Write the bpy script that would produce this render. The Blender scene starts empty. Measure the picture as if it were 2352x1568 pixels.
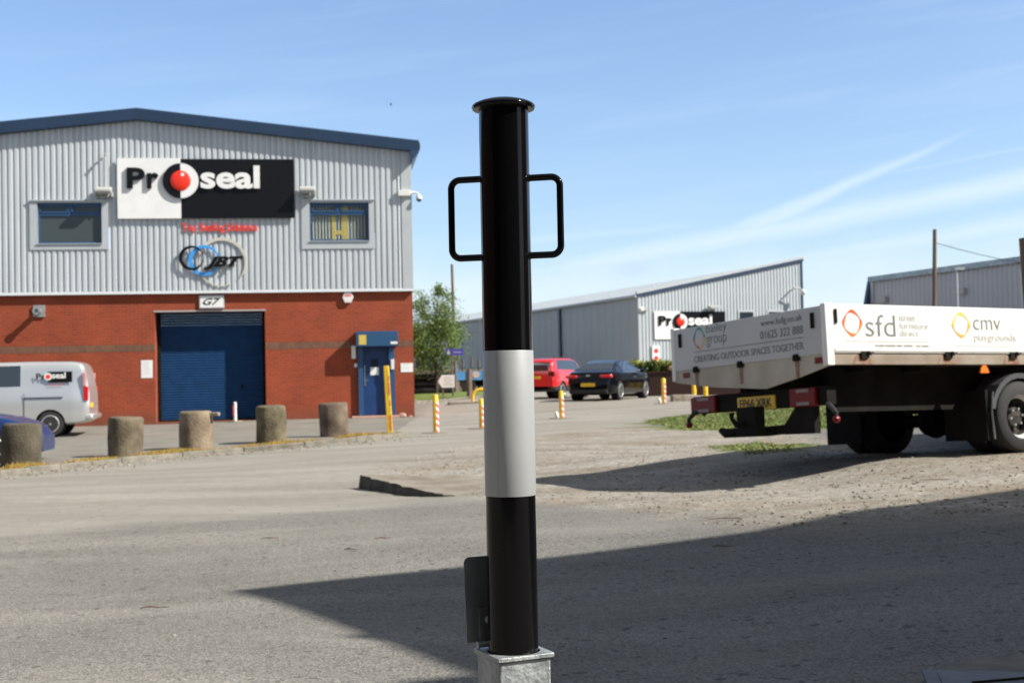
import bpy, bmesh, math, random
from mathutils import Vector, Matrix, noise
R = math.radians
sc = bpy.context.scene
col = sc.collection
random.seed(7)
EYE = 1.25                      # camera height above the datum (world z = 0)
# ------------------------------------------------------------------ camera
FOC, ROLL, PITCH = 3015.0, R(1.2), math.atan(83/3015.0)
cd = bpy.data.cameras.new('camera')
cam = bpy.data.objects.new('camera', cd); col.objects.link(cam)
cd.sensor_width = 36.0
cd.lens = 36.0*FOC/2352.0
cd.clip_start = 0.05; cd.clip_end = 6000
cam.matrix_world = Matrix.Translation((0, 0, EYE)) @ Matrix.Rotation(R(90)+PITCH, 4, 'X') @ Matrix.Rotation(-ROLL, 4, 'Z')
cd.dof.use_dof = True; cd.dof.focus_distance = 2.45; cd.dof.aperture_fstop = 11.0
sc.camera = cam
# ------------------------------------------------------------------ sky
SUN = Vector((.789, -.223, .70)).normalized()
w = bpy.data.worlds.new('World'); sc.world = w; w.use_nodes = True
nt = w.node_tree; N = nt.nodes; L = nt.links; N.clear()
def wn(t, **k):
    n = N.new(t)
    for a, b in k.items(): setattr(n, a, b)
    return n
def wm(op, a, b=None, c=None, clamp=False):
    n = N.new('ShaderNodeMath'); n.operation = op; n.use_clamp = clamp
    for i, v in enumerate((a, b, c)):
        if v is None: continue
        if isinstance(v, (int, float)): n.inputs[i].default_value = v
        else: L.new(v, n.inputs[i])
    return n.outputs[0]
sky = wn('ShaderNodeTexSky', sky_type='NISHITA', sun_disc=False)
sky.sun_elevation = math.asin(SUN.z); sky.sun_rotation = math.atan2(SUN.x, SUN.y)
sky.altitude = 100; sky.air_density = 1.0; sky.dust_density = 1.2; sky.ozone_density = 2.2
tc = wn('ShaderNodeTexCoord'); sep = wn('ShaderNodeSeparateXYZ'); L.new(tc.outputs['Generated'], sep.inputs[0])
az = wm('MULTIPLY', wm('ARCTAN2', sep.outputs[0], sep.outputs[1]), 57.2958)
el = wm('MULTIPLY', wm('ARCSINE', sep.outputs[2]), 57.2958)
def wnoise(sx, sy, det=5, off=0., rough=.55, tilt=0.):
    c = wn('ShaderNodeCombineXYZ')
    L.new(wm('MULTIPLY', az, sx), c.inputs[0])
    L.new(wm('MULTIPLY', wm('SUBTRACT', el, wm('MULTIPLY', az, tilt)), sy), c.inputs[1]); c.inputs[2].default_value = off
    n = wn('ShaderNodeTexNoise'); n.inputs['Scale'].default_value = 1; n.inputs['Detail'].default_value = det
    n.inputs['Roughness'].default_value = rough; L.new(c.outputs[0], n.inputs['Vector']); return n.outputs[0]
def sstep(x, lo, hi):
    n = wn('ShaderNodeMapRange', interpolation_type='SMOOTHSTEP'); L.new(x, n.inputs[0])
    n.inputs[1].default_value = lo; n.inputs[2].default_value = hi; return n.outputs[0]
n1 = wnoise(.07, .75, 6, 3.1, .55, .1); n2 = wnoise(.3, .8, 6, 9.0, .6)
nw = wm('MULTIPLY', wm('SUBTRACT', wnoise(.25, .25, 4, 5.), .5), 1.1)
def band(a0, e0, a1, e1, half0, half1, soft, z0, z1, amt):
    s = (e1-e0)/(a1-a0)
    d = wm('ABSOLUTE', wm('ADD', wm('SUBTRACT', el, wm('ADD', wm('MULTIPLY', wm('SUBTRACT', az, a0), s), e0)), wm('MULTIPLY', nw, .35)))
    h = wm('ADD', wm('MULTIPLY', wm('SUBTRACT', az, a0), (half1-half0)/(a1-a0)), half0)
    m = wm('SUBTRACT', 1.0, sstep(wm('SUBTRACT', d, h), -soft, soft))
    m = wm('MULTIPLY', m, sstep(az, a0-z0, a0+z0)); m = wm('MULTIPLY', m, wm('SUBTRACT', 1., sstep(az, a1-z1, a1+z1)))
    return wm('MULTIPLY', m, amt)
low = wm('SUBTRACT', 1.0, sstep(wm('ADD', el, wm('MULTIPLY', nw, 2.2)), 2.6, 6.2))
low = wm('MULTIPLY', low, wm('ADD', .56, wm('MULTIPLY', n1, .55)))
streak = wm('MULTIPLY', sstep(n1, .42, .80), .13)
c1 = band(2.0, 4.7, 27., 8.3, .30, .42, .45, 2.5, 3., .62)
c2 = band(9.5, 5.9, 18.8, 9.45, .42, .02, .24, 2.0, 1.6, .52)
c3 = band(8.0, 4.2, 27., 6.6, .18, .32, .40, 3., 3., .50)
c4 = band(16.0, 8.2, 26., 9.3, .03, .07, .12, 1.5, 2., .22)
c5 = band(-1., 5.9, 8., 6.35, .12, .10, .22, 2.5, 2., .28)
mask = wm('MAXIMUM', low, c1)
for c_ in (c2, c3, c4, c5): mask = wm('MAXIMUM', mask, c_)
fil = wnoise(.22, 2.6, 6, 1.7, .62, .14)
mask = wm('MULTIPLY', mask, wm('ADD', .45, wm('MULTIPLY', wm('ADD', n2, fil), .52)))
fill_veil = wm('ADD', wm('MULTIPLY', sstep(el, 17., 45.), .42), wm('MULTIPLY', sstep(wm('ABSOLUTE', az), 40., 90.), .30))   # added unseen haze overhead and behind, greys and dims the fill light
mask = wm('ADD', mask, streak, clamp=True)
puff = wm('MULTIPLY', wm('SUBTRACT', 1., sstep(wm('ADD', wm('ADD', wm('ABSOLUTE', wm('MULTIPLY', wm('SUBTRACT', az, 5.3), .55)), wm('ABSOLUTE', wm('SUBTRACT', el, 4.55))), wm('MULTIPLY', nw, .8)), .25, .65)), .30)
mx = wn('ShaderNodeMix', data_type='RGBA'); L.new(mask, mx.inputs[0]); 
tint = wn('ShaderNodeMix', data_type='RGBA', blend_type='MULTIPLY'); tint.inputs[0].default_value = 1
L.new(sky.outputs[0], tint.inputs[6]); tint.inputs[7].default_value = (.98, 1.02, 1.09, 1)
L.new(tint.outputs[2], mx.inputs[6]); mx.inputs[7].default_value = (4.7, 5.5, 6.2, 1)
mxv = wn('ShaderNodeMix', data_type='RGBA'); L.new(wm('MULTIPLY', fill_veil, 1.7, clamp=True), mxv.inputs[0]); L.new(mx.outputs[2], mxv.inputs[6]); mxv.inputs[7].default_value = (1.9, 2.0, 2.15, 1)
mx2 = wn('ShaderNodeMix', data_type='RGBA'); L.new(puff, mx2.inputs[0]); L.new(mxv.outputs[2], mx2.inputs[6]); mx2.inputs[7].default_value = (3.3, 4.2, 5.6, 1)
bg = wn('ShaderNodeBackground'); bg.inputs[1].default_value = .108
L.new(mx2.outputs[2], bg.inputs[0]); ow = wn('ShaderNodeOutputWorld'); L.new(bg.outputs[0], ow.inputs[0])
sd = bpy.data.lights.new('sun', 'SUN'); sd.energy = 4.7; sd.angle = R(.7); sd.color = (1, .945, .86)
so = bpy.data.objects.new('sun', sd); col.objects.link(so); so.rotation_euler = SUN.to_track_quat('Z', 'Y').to_euler(); so.location = (0, 0, 40)
vs = sc.view_settings; vs.view_transform = 'Standard'; vs.look = 'None'; vs.gamma = 1; vs.exposure = .75; vs.use_curve_mapping = False
# ------------------------------------------------------------------ where things stand (rays through the lens, met with real depth / ground)
def ray(x, y):
    u = (x-1176)/FOC; v = (784-y)/FOC
    u2 = u*math.cos(ROLL)+v*math.sin(ROLL); v2 = -u*math.sin(ROLL)+v*math.cos(ROLL)
    return Vector((u2, math.cos(PITCH)-v2*math.sin(PITCH), math.sin(PITCH)+v2*math.cos(PITCH)))
def P(x, y, d):
    r = ray(x, y); return Vector((r.x*d/r.y, d, r.z*d/r.y+EYE))
CP = [(-6.5,34,-1.3),(-12,34,-1.32),(-8.05,21.6,-1.3),(-7,23.8,-1.3),(-3.5,28.3,-1.2),(-3,41,-1.16),(-7,40,-1.15),(-12,39.6,-1.2),(-20,40,-1.25),(-1.7,29.8,-1.22),
      (-.7,31.4,-1.2),(1.3,34.7,-1.1),(4.7,40.5,-.92),(2.8,47.5,-.84),(1.,54,-.9),(6,50,-.85),(-5,55,-1.0),(0,78,-.8),(-3,62,-.66),(-6,62,-.66),(-1,64,-.68),(12,72,-.9),(-20,75,-1.),(30,60,-.8),(20,40,-.7),(12,25,-.8),
      (5.1,13.05,-.845),(4.15,14.8,-.93),(1.1,12.8,-1.1),(7.8,14.6,-.72),(7,16.4,-.82),(9,12,-.6),(0,6,-1.2),(3,6,-1.1),(5,8,-.95),(-4,8,-1.27),(-8,10,-1.32),(-2,14,-1.22),(2.5,20,-1.1),(6,22,-.98),(3,28,-1.1),(8,33,-.9),
      (0,0,-1.2),(0,-8,-1.2),(8,-6,-1.0),(-10,-6,-1.3),(-20,12,-1.35),(14,4,-.8),(-25,25,-1.3)]
def gz(x, y):
    s2 = (1.6+.07*max(0., y))**2
    W = 0; Z = 0
    for a, b, c in CP:
        q = 1.0/(((x-a)**2+(y-b)**2)/s2+.12)**2
        W += q; Z += q*c
    q = 1e-5; W += q; Z += q*-1.0
    return Z/W+EYE
def G(x, y):
    r = ray(x, y); k = 2.0
    for i in range(4000):
        p = r*k
        if p.z+EYE <= gz(p.x, p.y): break
        k *= 1.01
    a, b = k/1.01, k
    for i in range(20):
        m = (a+b)/2; p = r*m
        if p.z+EYE <= gz(p.x, p.y): b = m
        else: a = m
    p = r*b; return Vector((p.x, p.y, gz(p.x, p.y)))
# ------------------------------------------------------------------ materials
MC = {}
def mat(name, c, rough=.6, metal=0., spec=.5, bump=0., bscale=30., var=0., vscale=6., c2=None, coat=0., emit=None, trans=0., alpha=1., det=4, stretch=None):
    if name in MC: return MC[name]
    m = bpy.data.materials.new(name); m.use_nodes = True; MC[name] = m
    n = m.node_tree; b = n.nodes['Principled BSDF']; l = n.links
    b.inputs['Base Color'].default_value = (*c, 1); b.inputs['Roughness'].default_value = rough; b.inputs['Metallic'].default_value = metal
    b.inputs['Specular IOR Level'].default_value = spec; b.inputs['Coat Weight'].default_value = coat; b.inputs['Coat Roughness'].default_value = .03
    b.inputs['Transmission Weight'].default_value = trans; b.inputs['Alpha'].default_value = alpha
    if emit: b.inputs['Emission Color'].default_value = (*emit[:3], 1); b.inputs['Emission Strength'].default_value = emit[3]
    t = n.nodes.new('ShaderNodeTexCoord'); vec = t.outputs['Object']
    if stretch:
        mp = n.nodes.new('ShaderNodeMapping'); mp.inputs['Scale'].default_value = stretch; l.new(vec, mp.inputs[0]); vec = mp.outputs[0]
    if var or c2:
        q = n.nodes.new('ShaderNodeTexNoise'); q.inputs['Scale'].default_value = vscale; q.inputs['Detail'].default_value = det; l.new(vec, q.inputs['Vector'])
        r = n.nodes.new('ShaderNodeMapRange'); l.new(q.outputs[0], r.inputs[0]); r.inputs[1].default_value = .35; r.inputs[2].default_value = .65
        x = n.nodes.new('ShaderNodeMix'); x.data_type = 'RGBA'; l.new(r.outputs[0], x.inputs[0])
        if c2: x.inputs[6].default_value = (*c, 1); x.inputs[7].default_value = (*c2, 1)
        else:
            x.inputs[6].default_value = (*[v*(1-var) for v in c], 1); x.inputs[7].default_value = (*[min(1, v*(1+var)) for v in c], 1)
        l.new(x.outputs[2], b.inputs['Base Color'])
    if bump:
        q = n.nodes.new('ShaderNodeTexNoise'); q.inputs['Scale'].default_value = bscale; q.inputs['Detail'].default_value = 5; l.new(vec, q.inputs['Vector'])
        bp = n.nodes.new('ShaderNodeBump'); bp.inputs['Strength'].default_value = bump; bp.inputs['Distance'].default_value = .02
        l.new(q.outputs[0], bp.inputs['Height']); l.new(bp.outputs[0], b.inputs['Normal'])
    return m
def nodes_of(m): return m.node_tree.nodes, m.node_tree.links, m.node_tree.nodes['Principled BSDF']
def brick_mat():
    m = mat('brick', (.3, .07, .03), .9); n, l, b = nodes_of(m)
    t = n.new('ShaderNodeTexCoord'); s = n.new('ShaderNodeSeparateXYZ'); l.new(t.outputs['Object'], s.inputs[0])
    ad = n.new('ShaderNodeMath'); l.new(s.outputs[0], ad.inputs[0]); l.new(s.outputs[1], ad.inputs[1])
    c = n.new('ShaderNodeCombineXYZ'); l.new(ad.outputs[0], c.inputs[0]); l.new(s.outputs[2], c.inputs[1])
    br = n.new('ShaderNodeTexBrick'); l.new(c.outputs[0], br.inputs['Vector']); br.inputs['Scale'].default_value = 1
    br.inputs['Brick Width'].default_value = .225; br.inputs['Row Height'].default_value = .075; br.inputs['Mortar Size'].default_value = .010
    br.inputs['Color1'].default_value = (.305, .052, .017, 1); br.inputs['Color2'].default_value = (.245, .040, .013, 1); br.inputs['Mortar'].default_value = (.30, .085, .042, 1)
    br.inputs['Bias'].default_value = -.1; br.inputs['Mortar Smooth'].default_value = .3
    q = n.new('ShaderNodeTexNoise'); q.inputs['Scale'].default_value = 1.3; q.inputs['Detail'].default_value = 6; l.new(t.outputs['Object'], q.inputs[0])
    mr = n.new('ShaderNodeMapRange'); l.new(q.outputs[0], mr.inputs[0]); mr.inputs[1].default_value = .3; mr.inputs[2].default_value = .7; mr.inputs[3].default_value = .86; mr.inputs[4].default_value = 1.10
    x = n.new('ShaderNodeMix'); x.data_type = 'RGBA'; x.blend_type = 'MULTIPLY'; x.inputs[0].default_value = 1; l.new(br.outputs[0], x.inputs[6]); l.new(mr.outputs[0], x.inputs[7])
    # damp / dirt band in the lowest courses
    d = n.new('ShaderNodeMapRange'); l.new(s.outputs[2], d.inputs[0]); d.inputs[1].default_value = .02; d.inputs[2].default_value = .5; d.inputs[3].default_value = .55; d.inputs[4].default_value = 0
    y = n.new('ShaderNodeMix'); y.data_type = 'RGBA'; l.new(d.outputs[0], y.inputs[0]); l.new(x.outputs[2], y.inputs[6]); y.inputs[7].default_value = (.15, .06, .035, 1)
    l.new(y.outputs[2], b.inputs['Base Color'])
    bp = n.new('ShaderNodeBump'); bp.inputs['Strength'].default_value = .5; bp.inputs['Distance'].default_value = .01; l.new(br.outputs['Fac'], bp.inputs['Height']); bp.invert = True; l.new(bp.outputs[0], b.inputs['Normal'])
    return m
M = dict(
 black=mat('black_gloss_coat', (.003, .003, .0035), .11, spec=.22, coat=.05),
 tape=mat('reflective_tape', (.375, .39, .395), .44, .22, spec=.25, bump=.02, bscale=14, var=.03, vscale=9),
 galv=mat('galvanised_steel', (.24, .26, .265), .45, .35, bump=.35, bscale=60, c2=(.40, .43, .43), vscale=16),
 lidz=mat('bright_zinc_sheet', (.13, .15, .16), .38, .5, c2=(.22, .25, .26), vscale=14, bump=.06, stretch=(1, 1, .4)), galvd=mat('dull_zinc', (.20, .22, .23), .32, .8, bump=.08, bscale=20, c2=(.33, .36, .37), vscale=9),
 clad=mat('silver_cladding', (.53, .565, .59), .45, .08, var=.07, vscale=1.1, stretch=(4, 4, .35), det=6),
 trim=mat('silver_trim', (.47, .50, .52), .42, .10, var=.04, vscale=2),
 blue=mat('navy_fascia', (.022, .050, .105), .42, var=.06, vscale=1),
 frame=mat('blue_frame', (.026, .082, .18), .35),
 shutter=mat('blue_shutter', (.010, .046, .125), .65, spec=.12, var=.10, vscale=3, bump=.05, bscale=8),
 door=mat('blue_door', (.010, .045, .15), .38, var=.08, vscale=3),
 white=mat('white_panel', (.80, .80, .79), .45, var=.03, vscale=3),
 signblk=mat('black_panel', (.007, .0075, .009), .35, spec=.2),
 red=mat('red_acrylic', (.85, .035, .015), .30), signred=mat('red_letters', (.80, .05, .04), .4),
 cyan=mat('sky_blue_acrylic', (.05, .33, .80), .35), beige=mat('stone_acrylic', (.55, .53, .46), .4),
 glass=mat('window_glass', (.03, .04, .05), .06, spec=.8), blind=mat('grey_roller_blind', (.055, .07, .075), .25, spec=.5),
 slat=mat('blind_slat', (.40, .43, .40), .6), dark=mat('dark_interior', (.03, .035, .04), .7), pinkl=mat('pinkish_lens', (.55, .28, .28), .2, coat=.5), yel=mat('yellow_paint', (.78, .50, .03), .45, var=.12, vscale=8),
 yelb=mat('yellow_board', (.60, .46, .08), .5), grey=mat('grey_plastic', (.42, .43, .41), .5), pvc=mat('white_plastic', (.72, .72, .69), .4),
 conc=mat('weathered_concrete', (.17, .14, .10), .95, c2=(.36, .31, .24), vscale=5, bump=.7, bscale=22, det=8),
 kerb=mat('kerb_concrete', (.15, .14, .115), .95, c2=(.24, .22, .18), vscale=4, bump=.5, bscale=30),
 wood=mat('weathered_wood', (.12, .085, .06), .9, c2=(.20, .155, .12), vscale=3, bump=.4, bscale=20, stretch=(8, 8, .6)),
 rubber=mat('tyre_rubber', (.022, .022, .023), .8, bump=.2, bscale=60), chas=mat('chassis_black', (.006, .0055, .005), .85, spec=.2, c2=(.012, .010, .008), vscale=5, bump=.2, bscale=20),
 rim=mat('alloy_rim', (.62, .63, .64), .35, .25), silver=mat('silver_car_paint', (.58, .60, .61), .28, .5, coat=.7, var=.02, vscale=2),
 redp=mat('red_car_paint', (.62, .012, .018), .25, coat=.9), blkp=mat('black_car_paint', (.0015, .002, .004), .14, spec=.3, coat=.12), blup=mat('blue_car_paint', (.002, .022, .11), .3, .0, coat=.25), carlamp=mat('bright_red_lamp', (.62, .012, .015), .2, coat=.6),
 lamp=mat('red_lamp', (.16, .003, .004), .35, spec=.3), lampw=mat('clear_lamp', (.22, .18, .19), .3), orange=mat('orange_lamp', (.80, .20, .03), .25, coat=.5),
 plate=mat('yellow_plate', (.78, .50, .03), .4), plateT=mat('plate_black', (.02, .02, .02), .5),
 bedw=mat('white_bed_panel', (.74, .75, .72), .38, var=.03, vscale=3, bump=.02, bscale=6), alum=mat('dirty_aluminium', (.34, .30, .25), .55, .3, c2=(.25, .20, .15), vscale=3, bump=.1),
 rust=mat('rust_stain', (.22, .11, .06), .9, c2=(.30, .23, .17), vscale=12), greyT=mat('grey_lettering', (.16, .17, .17), .5), greyL=mat('pale_lettering', (.42, .43, .42), .5),
 clad2=mat('pale_blue_cladding', (.46, .505, .53), .5, .0, var=.04, vscale=.5), skin=mat('warehouse_side_sheet', (.37, .405, .42), .6, .0, var=.05, vscale=.4), roofs=mat('light_roof_sheet', (.52, .56, .56), .5, .2, var=.05, vscale=.6),
 leaf=mat('leaf', (.095, .155, .028), .55, c2=(.16, .24, .05), vscale=3), leafd=mat('hedge_leaf', (.055, .105, .018), .6, c2=(.36, .38, .04), vscale=1.2), bark=mat('bark', (.07, .055, .045), .9, bump=.5),
 dbrick=mat('dark_red_brick', (.030, .012, .010), .9, c2=(.050, .022, .017), vscale=20, bump=.3), gren=mat('grass_blade', (.11, .19, .025), .7, c2=(.22, .21, .07), vscale=1.5),
 dry=mat('dry_weed', (.50, .29, .07), .8, c2=(.30, .25, .05), vscale=5), stone=mat('gravel_stone', (.17, .145, .112), .9, c2=(.33, .30, .255), vscale=2, bump=.3),
 skip=mat('blue_skip', (.12, .36, .72), .4, var=.08, vscale=4), pipe=mat('black_pipe', (.012, .012, .015), .4), purple=mat('purple_blue_sign', (.075, .08, .40), .4),
 brick=brick_mat(), soldier=mat('brown_soldier_bricks', (.15, .075, .05), .9, c2=(.21, .10, .06), vscale=9, stretch=(1, 1, .3)), step=mat('pink_step_stone', (.42, .25, .20), .9, var=.15, vscale=5),
 chrome=mat('chrome', (.7, .7, .72), .12, 1.), timber=mat('timber_board', (.50, .30, .18), .7, bump=.2, bscale=30))
# ------------------------------------------------------------------ builders
def tag(o, label=None, cat=None, group=None, kind=None):
    if label: o['label'] = label
    if cat: o['category'] = cat
    if group: o['group'] = group
    if kind: o['kind'] = kind
    return o
def empty(name, loc, rz=0., label=None, cat=None, group=None, mtx=None):
    o = bpy.data.objects.new(name, None); col.objects.link(o); o.empty_display_size = .2
    if mtx is not None: o.matrix_world = mtx
    else: o.location = loc; o.rotation_euler = (0, 0, rz)
    return tag(o, label, cat, group)
class MB:
    def __init__(s): s.v = []; s.f = []
    def quad(s, *p):
        i = len(s.v); s.v += [Vector(q) for q in p]; s.f.append(tuple(range(i, i+len(p)))); return s
    def box(s, x0, x1, y0, y1, z0, z1, mtx=None):
        i = len(s.v); c = [(x0,y0,z0),(x1,y0,z0),(x1,y1,z0),(x0,y1,z0),(x0,y0,z1),(x1,y0,z1),(x1,y1,z1),(x0,y1,z1)]
        s.v += [(mtx @ Vector(q)) if mtx else Vector(q) for q in c]
        for f in ((0,3,2,1),(4,5,6,7),(0,1,5,4),(1,2,6,5),(2,3,7,6),(3,0,4,7)): s.f.append(tuple(i+k for k in f))
        return s
    def prism(s, pts, a, b, axis='y', mtx=None):
        i = len(s.v); n = len(pts)
        def mk(p, q): return {'y': (p[0], q, p[1]), 'x': (q, p[0], p[1]), 'z': (p[0], p[1], q)}[axis]
        for q in (a, b):
            for p in pts:
                v = Vector(mk(p, q)); s.v.append(mtx @ v if mtx else v)
        s.f.append(tuple(range(i, i+n))); s.f.append(tuple(reversed(range(i+n, i+2*n))))
        for k in range(n):
            j = (k+1) % n; s.f.append((i+k, i+n+k, i+n+j, i+j))
        return s
    def tube(s, pts, rad, seg=12, cap=True):
        pts = [Vector(p) for p in pts]; rad = rad if isinstance(rad, (list, tuple)) else [rad]*len(pts)
        base = len(s.v); prev = None
        for k, p in enumerate(pts):
            t = ((pts[min(k+1, len(pts)-1)]-p).normalized()+(p-pts[max(k-1, 0)]).normalized())
            t = t.normalized() if t.length > 1e-6 else Vector((0, 0, 1))
            if prev is None:
                a = t.cross(Vector((0, 0, 1)) if abs(t.z) < .9 else Vector((1, 0, 0))).normalized()
            else:
                a = (prev-t*prev.dot(t)).normalized()
            prev = a; b = t.cross(a)
            for q in range(seg):
                th = 2*math.pi*q/seg; s.v.append(p+(a*math.cos(th)+b*math.sin(th))*rad[k])
        for k in range(len(pts)-1):
            for q in range(seg):
                r = (q+1) % seg; s.f.append((base+k*seg+q, base+k*seg+r, base+(k+1)*seg+r, base+(k+1)*seg+q))
        if cap:
            s.f.append(tuple(base+q for q in reversed(range(seg)))); e = base+(len(pts)-1)*seg; s.f.append(tuple(e+q for q in range(seg)))
        return s
    def lathe(s, prof, seg=32, mtx=None, jit=0., cap=True):
        base = len(s.v)
        for k, (r, z) in enumerate(prof):
            for q in range(seg):
                th = 2*math.pi*q/seg; rr = r
                if jit: rr += jit*noise.noise(Vector((math.cos(th)*2.2, math.sin(th)*2.2, z*4+jit*77)))
                v = Vector((rr*math.cos(th), rr*math.sin(th), z)); s.v.append(mtx @ v if mtx else v)
        for k in range(len(prof)-1):
            for q in range(seg):
                r = (q+1) % seg; s.f.append((base+k*seg+q, base+k*seg+r, base+(k+1)*seg+r, base+(k+1)*seg+q))
        if cap:
            s.f.append(tuple(base+q for q in reversed(range(seg)))); e = base+(len(prof)-1)*seg; s.f.append(tuple(e+q for q in range(seg)))
        return s
    def build(s, name, m, parent=None, loc=None, rz=None, bevel=0., smooth=35, mtx=None):
        me = bpy.data.meshes.new(name); me.from_pydata([tuple(v) for v in s.v], [], s.f); me.update()
        me.materials.append(m)
        bm = bmesh.new(); bm.from_mesh(me); bmesh.ops.recalc_face_normals(bm, faces=bm.faces) if len(bm.faces) < 30000 else None; bm.to_mesh(me); bm.free()
        if smooth:
            for p in me.polygons: p.use_smooth = True
            me.set_sharp_from_angle(angle=R(smooth))
        o = bpy.data.objects.new(name, me); col.objects.link(o)
        if parent: o.parent = parent
        if mtx is not None: o.matrix_local = mtx
        if loc is not None: o.location = loc
        if rz is not None: o.rotation_euler = (0, 0, rz)
        if bevel:
            b = o.modifiers.new('bevel', 'BEVEL'); b.width = bevel; b.segments = 2; b.limit_method = 'ANGLE'; b.angle_limit = R(40)
        return o
def dup(o, parent=None):
    c = o.copy(); col.objects.link(c); c.parent = parent
    for ch in list(o.children): dup(ch, c)
    return c
def text(body, m, parent, x0, x1, z0, z1, y, depth=.004, bold=0., shear=0., name='lettering', mtx=None, space=1.0):
    cu = bpy.data.curves.new(name, 'FONT'); cu.body = body; cu.size = 1; cu.extrude = .02; cu.offset = bold; cu.shear = shear; cu.space_character = space; cu.resolution_u = 4
    t = bpy.data.objects.new('tmp', cu); col.objects.link(t); bpy.context.view_layer.update()
    me = bpy.data.meshes.new_from_object(t.evaluated_get(bpy.context.evaluated_depsgraph_get())); bpy.data.objects.remove(t); bpy.data.curves.remove(cu)
    xs = [v.co.x for v in me.vertices]; ys = [v.co.y for v in me.vertices]; a, b, c, d = min(xs), max(xs), min(ys), max(ys)
    for v in me.vertices:
        X = x0+(v.co.x-a)/(b-a)*(x1-x0); Z = z0+(v.co.y-c)/(d-c)*(z1-z0); v.co = (X, y-(v.co.z+.02)/.04*depth, Z)
    me.materials.clear(); me.materials.append(m); me.update()
    o = bpy.data.objects.new(name, me); col.objects.link(o); o.parent = parent
    if mtx is not None: o.matrix_local = mtx
    return o
def wall_holes(mb, x0, x1, z0, z1, holes, y, rev):
    """front wall at y with openings (hx0,hx1,hz0,hz1) and reveals going back by rev"""
    xs = sorted({x0, x1, *[h[0] for h in holes], *[h[1] for h in holes]}); zs = sorted({z0, z1, *[h[2] for h in holes], *[h[3] for h in holes]})
    for i in range(len(xs)-1):
        for j in range(len(zs)-1):
            cx, cz = (xs[i]+xs[i+1])/2, (zs[j]+zs[j+1])/2
            if any(h[0] < cx < h[1] and h[2] < cz < h[3] for h in holes): continue
            mb.quad((xs[i], y, zs[j]), (xs[i+1], y, zs[j]), (xs[i+1], y, zs[j+1]), (xs[i], y, zs[j+1]))
    for h in holes:
        a, b, c, d = h
        mb.quad((a, y, c), (a, y, d), (a, y+rev, d), (a, y+rev, c)); mb.quad((b, y, d), (b, y, c), (b, y+rev, c), (b, y+rev, d))
        mb.quad((a, y, d), (b, y, d), (b, y+rev, d), (a, y+rev, d)); mb.quad((a, y, c), (a, y+rev, c), (b, y+rev, c), (b, y, c))
    return mb
def ring_plate(cx, cz, ro, ri, y, th, a0=0, a1=360, seg=48, taper=None, sx=1., mb=None, halfx=None):
    mb = mb or MB(); base = len(mb.v)
    for k in range(seg+1):
        a = R(a0+(a1-a0)*k/seg); t = taper(k/seg) if taper else 1.
        mid, hw = (ro+ri)/2, (ro-ri)/2*t
        for r, yy in ((mid+hw, y), (mid-hw, y), (mid-hw, y-th), (mid+hw, y-th)): mb.v.append(Vector((cx+math.cos(a)*r*sx, yy, cz+math.sin(a)*r)))
    for k in range(seg):
        for q in range(4):
            r = (q+1) % 4; i = base+k*4; mb.f.append((i+q, i+r, i+4+r, i+4+q))
    mb.f.append((base, base+1, base+2, base+3)); e = base+seg*4; mb.f.append((e+3, e+2, e+1, e))
    return mb
def disc(mb, cx, cz, r, y, th, a0=0, a1=360, seg=48, bulge=0.):
    pts = [(cx+math.cos(R(a0+(a1-a0)*k/seg))*r, cz+math.sin(R(a0+(a1-a0)*k/seg))*r) for k in range(seg+(0 if a1-a0 == 360 else 1))]
    return mb.prism(pts, y, y-th, 'y')
# ------------------------------------------------------------------ ground
import numpy as np
CPA = np.array(CP)
def gz_np(X, Y):
    s2 = (1.6+.07*np.maximum(0, Y))**2; W = np.full(X.shape, 1e-5); Z = W*-1.0
    for a, b, c in CP:
        q = 1.0/(((X-a)**2+(Y-b)**2)/s2+.12)**2; W = W+q; Z = Z+q*c
    return Z/W+EYE
def sdist(X, Y, poly):
    d = np.full(X.shape, 1e9); ins = np.zeros(X.shape, bool); n = len(poly)
    for i in range(n):
        (x0, y0), (x1, y1) = poly[i], poly[(i+1) % n]
        dx, dy = x1-x0, y1-y0; t = np.clip(((X-x0)*dx+(Y-y0)*dy)/(dx*dx+dy*dy+1e-12), 0, 1)
        d = np.minimum(d, np.hypot(X-x0-t*dx, Y-y0-t*dy))
        c = (y0 > Y) != (y1 > Y)
        with np.errstate(divide='ignore', invalid='ignore'): xi = x0+(Y-y0)/(y1-y0+1e-12)*dx
        ins ^= c & (X < xi)
    return np.where(ins, -d, d)
def gp(*pts): return [tuple(G(x, y)[:2]) for x, y in pts]
gravel_poly = gp((822,1094),(900,1066),(1010,1034),(1150,1010),(1300,988),(1480,978),(1700,984),(1900,1003),(2100,1016),(2352,1040))+[(11,16),(11,9.5)]+gp((2352,1185),(2100,1192),(1900,1212),(1700,1214),(1550,1195),(1400,1172),(1240,1158),(1036,1140))
grass_poly = gp((1470,968),(1560,952),(1660,942),(1780,918))+[(9,38),(30,40),(30,22)]+gp((2200,955),(1930,984),(1800,984),(1650,989),(1540,986))
grass2_poly = gp((1630,1024),(1750,1012),(1880,1020),(1840,1042),(1700,1048))
dust_poly = gp((0,1232),(250,1212),(470,1192),(700,1178),(900,1162),(1040,1146),(1240,1160),(1400,1172))+gp((1480,978))+[(14,45),(14,70),(-3,70),(-3,41),(-30,39),(-30,12)]
def axis(lo, hi, f):
    v = [lo]
    while v[-1] < hi: v.append(v[-1]+f(v[-1]))
    return v
ys = axis(-14, 2600, lambda y: .6 if y < 2 else (.07 if y < 9 else (.10 if y < 17 else (.22 if y < 50 else .06*(y-50)+.4))))
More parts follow.
